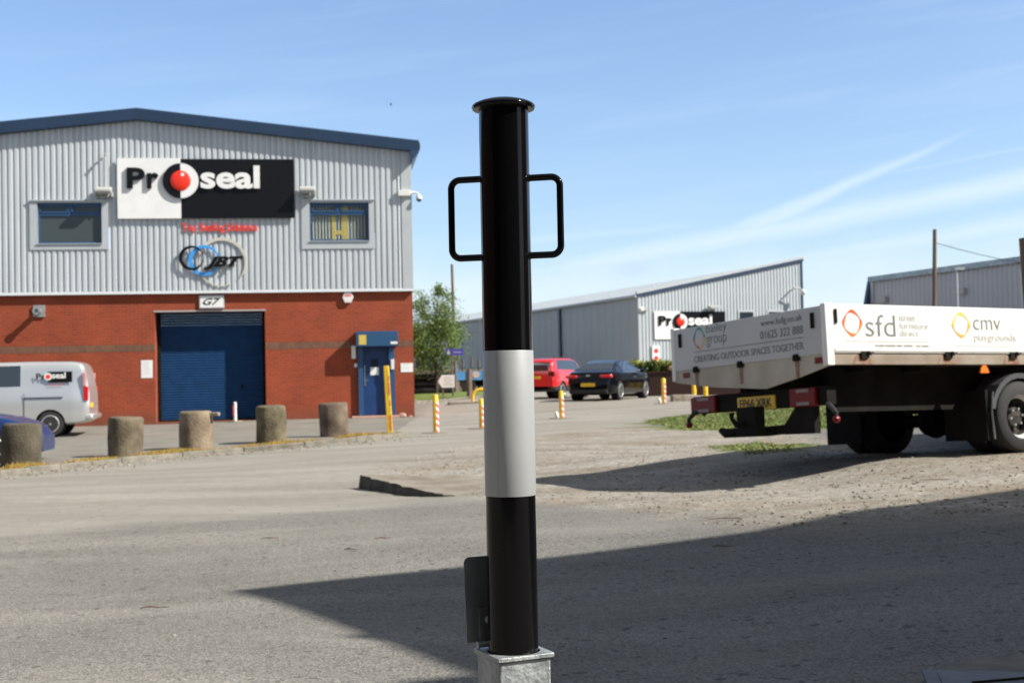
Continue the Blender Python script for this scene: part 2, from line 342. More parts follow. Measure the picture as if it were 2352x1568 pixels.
xp = axis(0, 2600, lambda x: .075 if x < 5 else (.14 if x < 9 else (.5 if x < 30 else .12*(x-30)+1)))
xs = [-v for v in reversed(xp[1:])]+xp
X, Y = np.meshgrid(np.array(xs), np.array(ys)); Z = gz_np(X, Y)
nx, ny = X.shape[1], X.shape[0]
def ns(X, Y, s, o=0.):  # cheap value noise (sum of rotated sines with jitter)
    a = np.sin(X*1.3*s+o+1.7*np.sin(Y*.9*s+o))+np.sin(Y*1.7*s-o*2+1.3*np.sin(X*1.1*s))+np.sin((X+Y)*2.3*s+o*3)+np.sin((X*.7-Y*1.1)*3.1*s+o)
    return a/4
j = .35*ns(X, Y, .8)+.18*ns(X, Y, 2.7, 2)+.08*ns(X, Y, 7, 4)
def sm(d, w_): return np.clip(.5-d/(2*w_), 0, 1)
mg = sm(sdist(X, Y, gravel_poly)+j*.6, .22); mgr = np.maximum(sm(sdist(X, Y, grass_poly)+j*2.4, .4), sm(sdist(X, Y, grass2_poly)+j*1.5, .15)); md = sm(sdist(X, Y, dust_poly)+j*1.2, .35)
md = np.maximum(md, .45*np.clip(ns(X*.6, Y*1.5, .9, 7)-.15, 0, 1)*(Y < 12))
Z = Z+.05*np.clip((mg-.15)*1.4, 0, 1)*np.clip((12.0-Y)/1.5, 0, 1)*np.clip((X-.3)/1.2, 0, 1)+mg*.007*ns(X, Y, 5, 1)+mg*.022*ns(X, Y, 1.6, 3)
idx = np.arange(nx*ny).reshape(ny, nx)
fa = np.stack([idx[:-1, :-1], idx[:-1, 1:], idx[1:, 1:], idx[1:, :-1]], -1).reshape(-1, 4)
me = bpy.data.meshes.new('ground'); co = np.stack([X, Y, Z], -1).reshape(-1, 3)
me.vertices.add(len(co)); me.vertices.foreach_set('co', co.ravel())
me.loops.add(fa.size); me.loops.foreach_set('vertex_index', fa.ravel())
me.polygons.add(len(fa)); me.polygons.foreach_set('loop_start', np.arange(0, fa.size, 4)); me.polygons.foreach_set('use_smooth', np.ones(len(fa), bool)); me.update(); me.validate()
ca = me.color_attributes.new('cover', 'FLOAT_COLOR', 'POINT'); ca.data.foreach_set('color', np.stack([md, mg, mgr, np.ones_like(mg)], -1).reshape(-1).astype(np.float32))
ground = bpy.data.objects.new('ground', me); col.objects.link(ground); tag(ground, kind='structure')
def ground_mat():
    m = mat('ground_surface', (.2, .2, .2), .95); n, l, b = nodes_of(m)
    t = n.new('ShaderNodeTexCoord'); O = t.outputs['Object']
    def nz(s, d=6, rg=.6, st=None):
        v = O
        if st: mp = n.new('ShaderNodeMapping'); mp.inputs['Scale'].default_value = st; l.new(O, mp.inputs[0]); v = mp.outputs[0]
        q = n.new('ShaderNodeTexNoise'); q.inputs['Scale'].default_value = s; q.inputs['Detail'].default_value = d; q.inputs['Roughness'].default_value = rg; l.new(v, q.inputs[0]); return q.outputs[0]
    def rmp(x, a, b_, c, d):
        q = n.new('ShaderNodeMapRange'); l.new(x, q.inputs[0])
        for i, v in enumerate((a, b_, c, d)): q.inputs[i+1].default_value = v
        return q.outputs[0]
    def mix(f, a, b_, bt='MIX'):
        q = n.new('ShaderNodeMix'); q.data_type = 'RGBA'; q.blend_type = bt
        for i, v in ((0, f), (6, a), (7, b_)):
            if isinstance(v, (int, float)): q.inputs[i].default_value = v
            elif isinstance(v, tuple): q.inputs[i].default_value = (*v, 1)
            else: l.new(v, q.inputs[i])
        return q.outputs[2]
    def math_(op, a, b_):
        q = n.new('ShaderNodeMath'); q.operation = op
        for i, v in enumerate((a, b_)):
            if isinstance(v, (int, float)): q.inputs[i].default_value = v
            else: l.new(v, q.inputs[i])
        return q.outputs[0]
    at = n.new('ShaderNodeAttribute'); at.attribute_name = 'cover'; s = n.new('ShaderNodeSeparateColor'); l.new(at.outputs['Color'], s.inputs[0])
    fine = nz(110, 4, .75); mid = nz(9, 6); big = nz(.55, 6, .62); stre = nz(.8, 7, .6, (.35, 1.6, 1))
    vo = n.new('ShaderNodeTexVoronoi'); vo.inputs['Scale'].default_value = 95; l.new(O, vo.inputs['Vector'])
    v2 = n.new('ShaderNodeTexVoronoi'); v2.inputs['Scale'].default_value = 30; l.new(O, v2.inputs['Vector'])
    asp = mix(rmp(big, .35, .68, 0, 1), (.165, .158, .140), (.215, .206, .183))
    asp = mix(rmp(stre, .46, .66, 0, .7), asp, (.255, .243, .214))
    asp = mix(1., asp, rmp(fine, .3, .7, .66, 1.34), 'MULTIPLY')
    sc_ = n.new('ShaderNodeSeparateColor'); l.new(vo.outputs['Color'], sc_.inputs[0])
    asp = mix(1., asp, rmp(sc_.outputs[0], 0, 1, .62, 1.36), 'MULTIPLY')
    s2_ = n.new('ShaderNodeSeparateColor'); l.new(v2.outputs['Color'], s2_.inputs[0])
    asp = mix(rmp(s2_.outputs[1], .95, .96, 0, .55), asp, (.24, .225, .20)); asp = mix(rmp(s2_.outputs[2], .972, .98, 0, .6), asp, (.05, .048, .045))
    dus = mix(rmp(stre, .35, .65, 0, 1), (.228, .214, .186), (.300, .283, .246)); dus = mix(1., dus, rmp(mid, .3, .7, .88, 1.1), 'MULTIPLY'); dus = mix(1., dus, rmp(fine, .3, .7, .85, 1.15), 'MULTIPLY')
    gra = mix(rmp(stre, .34, .56, 0, 1), (.200, .170, .132), (.300, .280, .242)); gra = mix(rmp(big, .50, .66, 0, .5), gra, (.215, .168, .112))
    gra = mix(1., gra, rmp(mid, .3, .7, .75, 1.2), 'MULTIPLY'); v3 = n.new('ShaderNodeTexVoronoi'); v3.inputs['Scale'].default_value = 48; l.new(O, v3.inputs['Vector'])
    s3 = n.new('ShaderNodeSeparateColor'); l.new(v3.outputs['Color'], s3.inputs[0]); gra = mix(1., gra, rmp(s3.outputs[0], 0, 1, .74, 1.28), 'MULTIPLY')
    grs = mix(rmp(mid, .35, .65, 0, 1), (.045, .085, .018), (.15, .17, .045)); grs = mix(rmp(mid, .45, .6, 0, .6), grs, (.19, .17, .09))
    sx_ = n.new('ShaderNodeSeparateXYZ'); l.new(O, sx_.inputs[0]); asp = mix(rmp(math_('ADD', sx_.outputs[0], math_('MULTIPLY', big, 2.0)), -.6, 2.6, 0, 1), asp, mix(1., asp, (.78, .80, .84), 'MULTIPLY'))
    c = mix(s.outputs[0], asp, dus); c = mix(s.outputs[1], c, gra); c = mix(s.outputs[2], c, grs)
    l.new(c, b.inputs['Base Color'])
    h = math_('ADD', math_('MULTIPLY', fine, .5), math_('MULTIPLY', vo.outputs['Distance'], .6)); h = math_('ADD', h, math_('MULTIPLY', mid, .8))
    h = math_('ADD', h, math_('MULTIPLY', math_('MULTIPLY', v3.outputs['Distance'], s.outputs[1]), -.9))
    bp = n.new('ShaderNodeBump'); bp.inputs['Strength'].default_value = .6; bp.inputs['Distance'].default_value = .008; l.new(h, bp.inputs['Height']); l.new(bp.outputs[0], b.inputs['Normal'])
    b.inputs['Specular IOR Level'].default_value = .25
    return m
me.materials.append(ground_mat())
def sheet(name, poly, step, dz, m, kind='structure', f=None):
    bm = bmesh.new(); bm.faces.new([bm.verts.new((p[0], p[1], 0)) for p in poly])
    bmesh.ops.triangulate(bm, faces=bm.faces[:])
    for ax in (0, 1):
        lo, hi = min(p[ax] for p in poly), max(p[ax] for p in poly); v = lo+step
        while v < hi:
            c = Vector((0, 0, 0)); c[ax] = v; nn = Vector((0, 0, 0)); nn[ax] = 1
            bmesh.ops.bisect_plane(bm, geom=bm.verts[:]+bm.edges[:]+bm.faces[:], plane_co=c, plane_no=nn); v += step
    for v in bm.verts: v.co.z = gz(v.co.x, v.co.y)+(f(v.co.x, v.co.y) if f else dz)
    bmesh.ops.recalc_face_normals(bm, faces=bm.faces[:])
    if bm.faces and sum(fc.normal.z for fc in bm.faces) < 0: bmesh.ops.reverse_faces(bm, faces=bm.faces[:])
    q = bpy.data.meshes.new(name); bm.to_mesh(q); bm.free(); q.materials.append(m)
    o = bpy.data.objects.new(name, q); col.objects.link(o)
    if kind: tag(o, kind=kind)
    return o
# yard in front of the unit, behind the kerb
kf = [G(x, y) for x, y in ((-260,1120),(0,1093),(140,1078),(280,1063),(420,1049),(560,1037),(700,1025),(820,1014),(935,1002))]
kd = [(kf[min(i+1, len(kf)-1)]-kf[max(i-1, 0)]).to_2d().normalized() for i in range(len(kf))]
kn = [Vector((-d.y, d.x)) for d in kd]            # pointing away from the camera
kback = [(p.x+n_.x*.55, p.y+n_.y*.55) for p, n_ in zip(kf, kn)]
yard_m = mat('yard_tarmac', (.165, .152, .130), .95, c2=(.215, .198, .168), vscale=1.1, bump=.4, bscale=60, det=8)
sheet('yard_pavement', kback+[(-2.95, 41.06), (-19.6, 38.72), (-30, 37), (-30, 14)], 1.0, .008, yard_m)
def kerbline(name, pts, nrm, wid, h, seg_len, m, lift=0.):
    """kerb stones butted end to end with narrow joints, one object"""
    mb = MB(); 
    for i in range(len(pts)-1):
        a, b = pts[i].to_2d(), pts[i+1].to_2d(); Ln = (b-a).length; k = max(1, round(Ln/seg_len)); nn = Vector((-(b-a).y, (b-a).x)).normalized()
        for q in range(k):
            p0, p1 = a.lerp(b, (q+.008)/k), a.lerp(b, (q+.992)/k); jh = random.uniform(-.012, .012)
            vs_ = []
            for p_, off in ((p0, 0), (p1, 0), (p1, wid), (p0, wid)):
                xy = p_+nn*off; vs_.append((xy.x, xy.y, gz(xy.x, xy.y)))
            i0 = len(mb.v); mb.v += [Vector((x_, y_, z_-.12)) for x_, y_, z_ in vs_]+[Vector((x_, y_, z_+h+jh)) for x_, y_, z_ in vs_]
            for f_ in ((4,5,6,7),(0,1,5,4),(1,2,6,5),(2,3,7,6),(3,0,4,7)): mb.f.append(tuple(i0+k_ for k_ in f_))
    return mb.build(name, m, bevel=.015)
tag(kerbline('kerb', kf, kn, .15, .09, .9, M['kerb']), kind='structure')
def weeds(name, pts, nrm, n_, w0, w1, h0, h1, m, m2=None, label=None, kind='stuff'):
    mb = MB(); tot = []
    for i in range(len(pts)-1): tot.append((pts[i+1]-pts[i]).length)
    for _ in range(n_):
        i = random.choices(range(len(tot)), tot)[0]; t = random.random(); p = pts[i].lerp(pts[i+1], t); nn = nrm[i]
        cl = noise.noise(Vector((p.x*1.3, p.y*1.3, 1)))
        if random.random() > .72+cl*1.1: continue
        o_ = random.uniform(w0, w1); x, y = p.x+nn.x*o_, p.y+nn.y*o_; z = gz(x, y); h = random.uniform(h0, h1)*(.7+cl); a = random.uniform(0, 6.28); q = random.uniform(.006, .02)
        dx, dy = math.cos(a)*q, math.sin(a)*q; lx, ly = random.uniform(-.06, .06), random.uniform(-.06, .06)
        mb.quad((x-dx, y-dy, z), (x+dx, y+dy, z), (x+lx, y+ly, z+h))
    return tag(mb.build(name, m, smooth=0), label, None, None, kind)
weeds('dry_weeds', kf, kn, 34000, .10, .66, .04, .15, M['dry'])
weeds('green_weeds', kf, kn, 4500, .18, .58, .03, .10, M['gren'])
ds_ = MB(); NS = 60; cum = [0.]
for i in range(len(kf)-1): cum.append(cum[-1]+(kf[i+1]-kf[i]).length)
for k in range(NS+1):
    t = cum[-1]*k/NS; i = max(j for j in range(len(cum)-1) if cum[j] <= t+1e-9); f_ = (t-cum[i])/(cum[i+1]-cum[i]); p = kf[i].lerp(kf[i+1], f_); n_ = kn[i].lerp(kn[i+1], f_)
    for o_ in (.16, .31, .46, .60+.12*noise.noise(Vector((t*2, 0, 0)))): x_, y_ = p.x+n_.x*o_, p.y+n_.y*o_; ds_.v.append(Vector((x_, y_, gz(x_, y_)+.045+.02*noise.noise(Vector((x_*4, y_*4, 0))))))
for k in range(NS):
    for q in range(3): i = k*4+q; ds_.f.append((i, i+4, i+5, i+1))
tag(ds_.build('dirt_strip', mat('mossy_dirt', (.24, .165, .07), .95, c2=(.15, .14, .06), vscale=4, bump=.5)), kind='structure')
# grass: verge by the far kerb and patch by the truck
vg = [G(x, y) for x, y in ((900,931),(955,927),(1047,920),(1110,914),(1180,911))]
verge_far = [(P(x, 900, d).x, d) for x, d in ((1185, 66), (1110, 68), (1000, 68), (900, 68))]
sheet('grass_verge', [(p.x, p.y) for p in vg]+verge_far, 1.5, .05, mat('verge_grass', (.075, .13, .022), .9, c2=(.17, .20, .05), vscale=1.2, bump=.8, bscale=40))
tag(kerbline('verge_kerb', vg, None, .18, .12, .9, M['kerb']), kind='structure')
def grass_in(name, box, test, n_, hmin, hmax):
    mb = MB()
    x0, x1, y0, y1 = box; c = 0; XX = np.random.default_rng(3).uniform(x0, x1, n_); YY = np.random.default_rng(4).uniform(y0, y1, n_)
    sdv = np.min([sdist(XX, YY, p) for p in test], 0); ZZ = gz_np(XX, YY)
    for x, y, z, s_ in zip(XX, YY, ZZ, sdv):
        if s_ > -.05+.5*noise.noise(Vector((x*.9, y*.9, 2))): continue
        h = random.uniform(hmin, hmax)*(.7+.6*noise.noise(Vector((x, y, 0)))); a = random.uniform(0, 6.28); q = random.uniform(.008, .022); dx, dy = math.cos(a)*q, math.sin(a)*q
        mb.quad((x-dx, y-dy, z), (x+dx, y+dy, z), (x+random.uniform(-.05, .05), y+random.uniform(-.05, .05), z+h))
    return tag(mb.build(name, M['gren'], smooth=0), kind='stuff')
gx = [p[0] for p in grass_poly]; gy = [p[1] for p in grass_poly]
grass_in('grass', (min(gx), 9, min(gy), 33), [grass_poly], 32000, .015, .06)
g2x = [p[0] for p in grass2_poly]; g2y = [p[1] for p in grass2_poly]
grass_in('low_grass', (min(g2x), max(g2x), min(g2y), max(g2y)), [grass2_poly], 5000, .01, .04)
from mathutils.bvhtree import BVHTree
gm_ = (X > -8).nonzero(); gbv = BVHTree.FromPolygons(co.tolist(), fa.tolist())
def gtop(x, y):
    h = gbv.ray_cast(Vector((x, y, 20)), Vector((0, 0, -1))); return h[0].z if h[0] else gz(x, y)
# loose stones on the gravel, heaviest along its edges
def stones(name, n_, pick, smin, smax, m):
    ico = bmesh.new(); bmesh.ops.create_icosphere(ico, subdivisions=1, radius=1); iv = [v.co.copy() for v in ico.verts]; fi = [tuple(v.index for v in f.verts) for f in ico.faces]; ico.free()
    mb = MB()
    for _ in range(n_):
        q = pick()
        if q is None: continue
        x, y = q; s = smin+(smax-smin)*random.random()**3; z = gtop(x, y); rm = Matrix.Rotation(random.uniform(0, 6.28), 3, 'Z') @ Matrix.Diagonal((s*random.uniform(.8, 1.4), s, s*random.uniform(.45, .8)))
        b = len(mb.v); jj = [random.uniform(.75, 1.2) for _ in iv]
        mb.v += [rm @ (v*k) + Vector((x, y, z+s*.25)) for v, k in zip(iv, jj)]; mb.f += [tuple(b+k for k in f) for f in fi]
    return tag(mb.build(name, m, smooth=0), kind='stuff')
def inpoly(x, y, poly):
    c = False; n_ = len(poly)
    for i in range(n_):
        (x0, y0), (x1, y1) = poly[i], poly[(i+1) % n_]
        if (y0 > y) != (y1 > y) and x < x0+(y-y0)/(y1-y0)*(x1-x0): c = not c
    return c
def pick_gravel():
    x, y = random.uniform(-2.2, 9), 8.8+random.random()**1.6*12
    if not inpoly(x, y, gravel_poly) or noise.noise(Vector((x*.8, y*.8, 5))) < random.uniform(-.6, .15): return None
    return x, y
stones('gravel', 17000, pick_gravel, .003, .016, M['stone'])
def pick_kerb():
    i = random.randrange(len(kf)-1); p = kf[i].lerp(kf[i+1], random.random()); o_ = -abs(random.gauss(0, .35))-.02; return p.x+kn[i].x*o_, p.y+kn[i].y*o_
stones('loose_grit', 1100, pick_kerb, .012, .03, M['stone'])
def pick_road():
    x, y = random.uniform(-6, 6), random.uniform(4.5, 16); return (x, y) if abs(x) < y*.42 else None
stones('road_grit', 700, pick_road, .003, .010, M['stone'])
# broken concrete slab edge beside the gravel
ea, eb = G(822, 1122), G(1042, 1139)
apts = []; nE = 26
for k in range(nE+1):
    t = k/nE; p = ea.lerp(eb, t); jv = .05*noise.noise(Vector((t*9, 3, 1)))+.025*noise.noise(Vector((t*31, 1, 5)))
    p.x += jv; p.y += jv*.4; apts.append((p, .165*(1-t)**.75-.012+.012*noise.noise(Vector((t*14, 8, 2)))))
sb = MB(); n0 = len(apts)
for p, h in apts: sb.v.append(Vector((p.x, p.y, gz(p.x, p.y)-.05)))
for p, h in apts: sb.v.append(Vector((p.x+.02+.03*random.random(), p.y+.01, gz(p.x, p.y)+h)))
offs = [(.2, .92), (.5, .75), (.9, .5), (1.4, .15), (1.8, -.35)]
for o_, fk in offs:
    for k, (p, h) in enumerate(apts):
        x, y = p.x+o_*.86, p.y+o_*.50*(1.2-.9*k/nE); sb.v.append(Vector((x, y, gz(x, y)+h*fk-.07*(k/nE)**3*min(1, o_*2)-(.05 if fk < 0 else 0)+.010*noise.noise(Vector((x*3, y*3, 0))))))
for r_ in range(len(offs)+1):
    for k in range(n0-1): i = r_*n0+k; sb.f.append((i, i+1, i+1+n0, i+n0))
sb.f.append(tuple(r_*n0 for r_ in range(len(offs)+2)))
nf_ = n0-1
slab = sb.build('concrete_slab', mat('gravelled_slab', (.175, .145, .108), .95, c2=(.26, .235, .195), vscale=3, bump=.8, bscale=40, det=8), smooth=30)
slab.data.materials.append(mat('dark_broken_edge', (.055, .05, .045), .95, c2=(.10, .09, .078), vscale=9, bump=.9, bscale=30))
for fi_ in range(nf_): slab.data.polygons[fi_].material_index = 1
tag(slab, 'broken raised concrete slab edge with a dark shaded face left of the big bollard', 'slab')
# twigs and big pebbles
tw = [(620,1237,.13,.2,'thin twig lying in sunlit asphalt left of the big bollard'), (355,1397,.16,.05,'pale twig on the asphalt near the bottom left'), (880,1237,.12,.3,'brown twig above the shadow point, left of the big bollard'),
      (805,1263,.10,-.4,'tiny twig just above the edge of the long foreground shadow'), (1660,1256,.13,-.2,'twig lying in the shaded asphalt below the gravel'), (2160,1108,.36,.1,'straw coloured dry stalk on the gravel at the right'),
      (1690,1199,.40,.05,'long dry stalk at the gravel edge beside the asphalt')]
for x, y, ln, a, lb in tw:
    p = G(x, y); p.z = gtop(p.x, p.y); mb = MB(); pts = [Vector((-ln/2, 0, .006)), Vector((-ln*.2, .01, .012)), Vector((ln*.15, -.008, .010)), Vector((ln/2, .012, .008))]
    mb.tube(pts, [.003, .005, .004, .002], 6); tag(mb.build('twig', M['wood'], loc=p, rz=a), lb, 'twig', 'twigs scattered on the ground')
# iron cover at the bottom right corner
pc = [G(2170, 1596), G(2270, 1541), G(2420, 1528), G(2480, 1580)]
fr = sheet('concrete_surround', [tuple(G(*q)[:2]) for q in ((2060,1600),(2130,1540),(2260,1508),(2440,1500),(2560,1590))], .3, .004, mat('surround_concrete', (.12, .112, .098), .95, c2=(.175, .163, .14), vscale=9, bump=.6, bscale=50))
mcx, mcy = G(2462, 1614)[:2]
mc = empty('manhole_cover', (mcx, mcy, gz(mcx, mcy)+.012), R(-12), 'grey iron access cover set in worn concrete at the bottom right corner', 'manhole cover')
IR = mat('worn_iron', (.085, .09, .10), .6, .2, c2=(.12, .125, .135), vscale=12, bump=.15); MB().box(-.45, .45, -.36, .36, 0, .012).build('frame', IR, mc, bevel=.003)
MB().box(-.40, .40, -.31, .31, .012, .018).build('lid', IR, mc, bevel=.003)
MB().tube([(-.30, .12, .02), (-.10, .22, .02), (.12, .22, .02), (.36, .12, .02)], .006, 6).build('lifting_groove', M['chas'], mc)
# ------------------------------------------------------------------ main unit
C0 = P(953, 957, 41.0); BZ = C0.z
unit = empty('industrial_unit', (C0.x, C0.y, BZ), R(8), 'red brick and silver ribbed industrial unit with navy roof edge and blue roller door', 'building')
UM = Matrix.Translation((C0.x, C0.y, BZ)) @ Matrix.Rotation(R(8), 4, 'Z')
W0, AP, DEP = -16.6, -8.29, 26.0
bk = MB()
wall_holes(bk, W0, 0, -.6, 3.98, [(-7.87, -4.56, 0.02, 3.38), (-1.70, -.63, .05, 2.24)], .09, .66)
bk.quad((0, .09, -.6), (0, DEP, -.6), (0, DEP, 3.98), (0, .09, 3.98)); bk.quad((W0, .09, -.6), (W0, DEP, -.6), (W0, DEP, 3.98), (W0, .09, 3.98)); bk.quad((W0, DEP, -.6), (0, DEP, -.6), (0, DEP, 3.98), (W0, DEP, 3.98))
bk.build('brick_wall', M['brick'], unit, smooth=0)
for a, b in ((W0, -7.87), (-4.56, -1.9), (-.45, 0)):
    sb_ = MB(); n_ = round((b-a)/.075)
    for k in range(n_): x0 = a+(b-a)*k/n_; sb_.box(x0+.004, x0+(b-a)/n_-.004, .084, .12, 2.19+.004*random.random(), 2.40)
    sb_.build('soldier_course', M['soldier'], unit, smooth=0)
def slope(x): return 9.21-(abs(x-AP))*.1115       # underside of the verge
def ribbed(x0, x1, zlo, zhi, holes, pitch=.177, dp=.036, y=0., crest=.56):
    mb = MB(); k0 = math.floor((x0+9.10)/pitch); x = k0*pitch-9.10; xs_ = []
    while x < x1:
        for f, d in ((0, 0.), (.15, 0.), (.24, -dp), (.74, -dp), (.83, 0.)): xs_.append((x+f*pitch, y+d))
        x += pitch
    xs_ = [q for q in xs_ if x0 <= q[0] <= x1]; xs_ = [(x0, y)]+xs_+[(x1, y)]
    for (a, ya), (b, yb) in zip(xs_, xs_[1:]):
        c = (a+b)/2; segs = [(zlo, None)]
        cut = sorted([(h[2], h[3]) for h in holes if h[0] < c < h[1]]); lo = zlo
        top = (zhi(a), zhi(b)) if callable(zhi) else (zhi, zhi)
        for h0, h1 in cut: mb.quad((a, ya, lo), (b, yb, lo), (b, yb, h0), (a, ya, h0)); lo = h1
        mb.quad((a, ya, lo), (b, yb, lo), (b, yb, top[1]), (a, ya, top[0]))
    return mb
WIN = [(-11.25, -9.38, 5.48, 6.71), (-3.14, -1.32, 5.51, 6.70)]; SUR = [(-11.47, -9.18, 5.30, 6.77), (-3.39, -1.15, 5.27, 6.77)]
ribbed(W0+.02, -.30, 4.0, lambda x: slope(x)+.06, SUR, y=.03).build('cladding', M['clad'], unit, smooth=0)
ct = MB(); ct.box(-.30, .03, -.012, .03, 4.0, slope(0)+.03).box(0.005, .03, .03, DEP, 4.0, slope(0)+.03)      # flat corner flashing, side sheet
ct.prism([(-.052, 3.93), (.09, 3.93), (.09, 3.99), (-.0, 4.02)], W0, .06, 'x')                            # drip flashing over the brick
ct.build('flashing', M['trim'], unit, bevel=.004)
vr = MB()
for (a, b) in ((W0-.26, AP), (AP, .27)):
    za, zb = slope(a), slope(b)
    vr.quad((a, -.26, za+.02), (b, -.26, zb+.02), (b, -.30, zb+.335), (a, -.30, za+.335)); vr.quad((a, -.26, za+.02), (b, -.26, zb+.02), (b, .10, zb), (a, .10, za))
    vr.quad((a, -.30, za+.335), (b, -.30, zb+.335), (b, -.22, zb+.37), (a, -.22, za+.37))
vr.build('verge_fascia', M['blue'], unit, smooth=20)
ro = MB()
for (a, b) in ((W0-.22, AP), (AP, .22)):
    ro.quad((a, -.22, slope(a)+.37), (b, -.22, slope(b)+.37), (b, DEP, slope(b)+.37), (a, DEP, slope(a)+.37))
ro.build('roof', M['roofs'], unit, smooth=0)
ev = MB(); z0 = slope(.27)
prof = [(.02, z0-.36), (.10, z0-.20), (.24, z0-.05), (.30, z0+.08), (.31, z0+.2), (.29, z0+.29), (.22, z0+.37), (.0, z0+.37), (.0, z0-.36)]
ev.prism(prof, -.262, DEP, 'y'); ev.build('eaves_trim', M['blue'], unit, smooth=25)
for (a, b, c, d), (sa, sb2, sc2, sd2), kind in zip(WIN, SUR, ('blind', 'slats')):
    fr_ = MB(); y0 = -.035
    for q in ((sa, a, sc2, sd2), (b, sb2, sc2, sd2), (a, b, sc2, c), (a, b, d, sd2)): fr_.box(q[0], q[1], y0, y0+.03, q[2], q[3])
    fr_.box(a-.01, a, y0, .16, c, d).box(b, b+.01, y0, .16, c, d).box(a, b, y0, .16, d, d+.01).box(sa-.02, sb2+.02, y0-.05, y0+.01, sd2, sd2+.03).box(a-.02, b+.02, y0-.04, .16, c-.02, c)
    fr_.build('window_surround', M['trim'], unit)
    wf = MB(); zt = d-(d-c)*.27; f_ = .055; yy0, yy1 = .05, .11
    wf.box(a, a+f_, yy0, yy1, c, d).box(b-f_, b, yy0, yy1, c, d).box(a+f_, b-f_, yy0, yy1, c, c+f_).box(a+f_, b-f_, yy0, yy1, d-f_, d).box(a+f_, b-f_, yy0, yy1, zt-.05, zt+.03).box((a+b)/2-.04, (a+b)/2+.04, yy0, yy1, zt+.03, d-f_)
    for q0, q1 in ((a+f_, (a+b)/2-.04), ((a+b)/2+.04, b-f_)): wf.box(q0, q0+.05, yy0-.02, yy0, zt+.03, d-f_).box(q1-.05, q1, yy0-.02, yy0, zt+.03, d-f_).box(q0, q1, yy0-.02, yy0, zt+.03, zt+.08).box(q0, q1, yy0-.02, yy0, d-f_-.05, d-f_)
    win = wf.build('window', M['frame'], unit, bevel=.004)
    if kind == 'blind':
        MB().box(a+f_, b-f_, .088, .094, c+f_, d-f_).build('pane', M['blind'], win)
    else:
        sl = MB(); k = a+f_+.02; i_ = 0
        while k < b-f_-.06:
            mt = Matrix.Translation((k+.045, .17, 0)) @ Matrix.Rotation(R(38), 4, 'Z'); sl.box(-.044, .044, -.002, .002, c+f_, d-f_-.02, mt); k += .098; i_ += 1
        sl.build('vertical_blind', M['slat'], win, smooth=0)
        MB().box(a, b, .5, .52, c-.1, d+.1).build('room_beyond', M['dark'], win)
        MB().box(-2.47, -2.36, .145, .155, c+f_, zt-.06).box(-2.15, -1.98, .145, .155, c+f_, d-f_-.03).box(-2.36, -2.15, .146, .156, c+.22, c+.34).build('yellow_card', M['yelb'], win)
        MB().box(a+f_, b-f_, .086, .090, c+f_, d-f_).build('pane', mat('clear_glazing', (.9, .95, .95), .02, spec=.6, trans=1., alpha=.35), win)
# roller door
gd = MB(); z = .03
while z < 3.42:
    pr = [(.0, 0), (-.007, .012), (-.012, .03), (-.012, .048), (-.007, .066), (0, .078)]
    for (ya, za), (yb, zb) in zip(pr, pr[1:]): gd.quad((-7.80, .66+ya, z+za), (-4.62, .66+ya, z+za), (-4.62, .66+yb, z+zb), (-7.80, .66+yb, z+zb))
    z += .080
rd = gd.build('roller_door', M['shutter'], unit, smooth=60)
MB().box(-7.80, -4.62, .60, .70, -.02, .08).build('bottom_rail', M['chas'], rd)
MB().box(-5.33, -5.29, .59, .64, 1.0, 1.14).build('handle', M['chas'], rd)
MB().box(-7.87, -7.76, .56, .72, -.05, 3.38).build('guide_channel', M['chas'], unit); MB().box(-4.67, -4.56, .56, .72, -.05, 3.38).build('guide_channel', M['chas'], unit)
MB().box(-7.90, -4.53, .075, .16, 3.38, 3.42).build('lintel', M['greyL'], unit)
# personnel door with its shutter housing
pd = MB().box(-1.58, -.78, .16, .21, .08, 2.24).build('door', M['door'], unit, bevel=.004)
MB().box(-1.32, -1.10, .15, .165, 1.59, 1.83).build('vision_pane', M['glass'], pd)
MB().box(-1.35, -1.09, .150, .158, 1.33, 1.57).build('notice', M['white'], pd)
hb = MB().tube([(-1.53, .16, 1.02), (-1.53, .10, 1.04), (-1.53, .10, 1.64), (-1.53, .16, 1.66)], .012, 8).tube([(-1.53, .12, 1.17), (-1.41, .11, 1.17)], .012, 8).box(-1.56, -1.50, .145, .165, .98, 1.30); hb.build('handle', M['chrome'], pd)
MB().box(-1.73, -1.58, -.02, .2, .05, 2.24).box(-.78, -.60, -.02, .2, .05, 2.24).build('shutter_guide', M['frame'], unit, bevel=.004)
cn = MB().box(-1.79, -.50, -.34, .088, 2.22, 2.68).build('shutter_housing', M['frame'], unit, bevel=.006)
MB().box(-1.70, -1.48, -.345, -.339, 2.27, 2.57).build('yellow_notice', M['yelb'], cn)
MB().box(-.73, -.52, -.345, -.339, 2.28, 2.35).build('maker_label', M['white'], cn)
MB().box(-1.96, -.50, -.42, .089, -.08, .07).build('doorstep', M['step'], unit, bevel=.02)
def on_unit(name, x, y, z, label, cat, group=None): return empty(name, UM @ Vector((x, y, z)), R(8), label, cat, group)
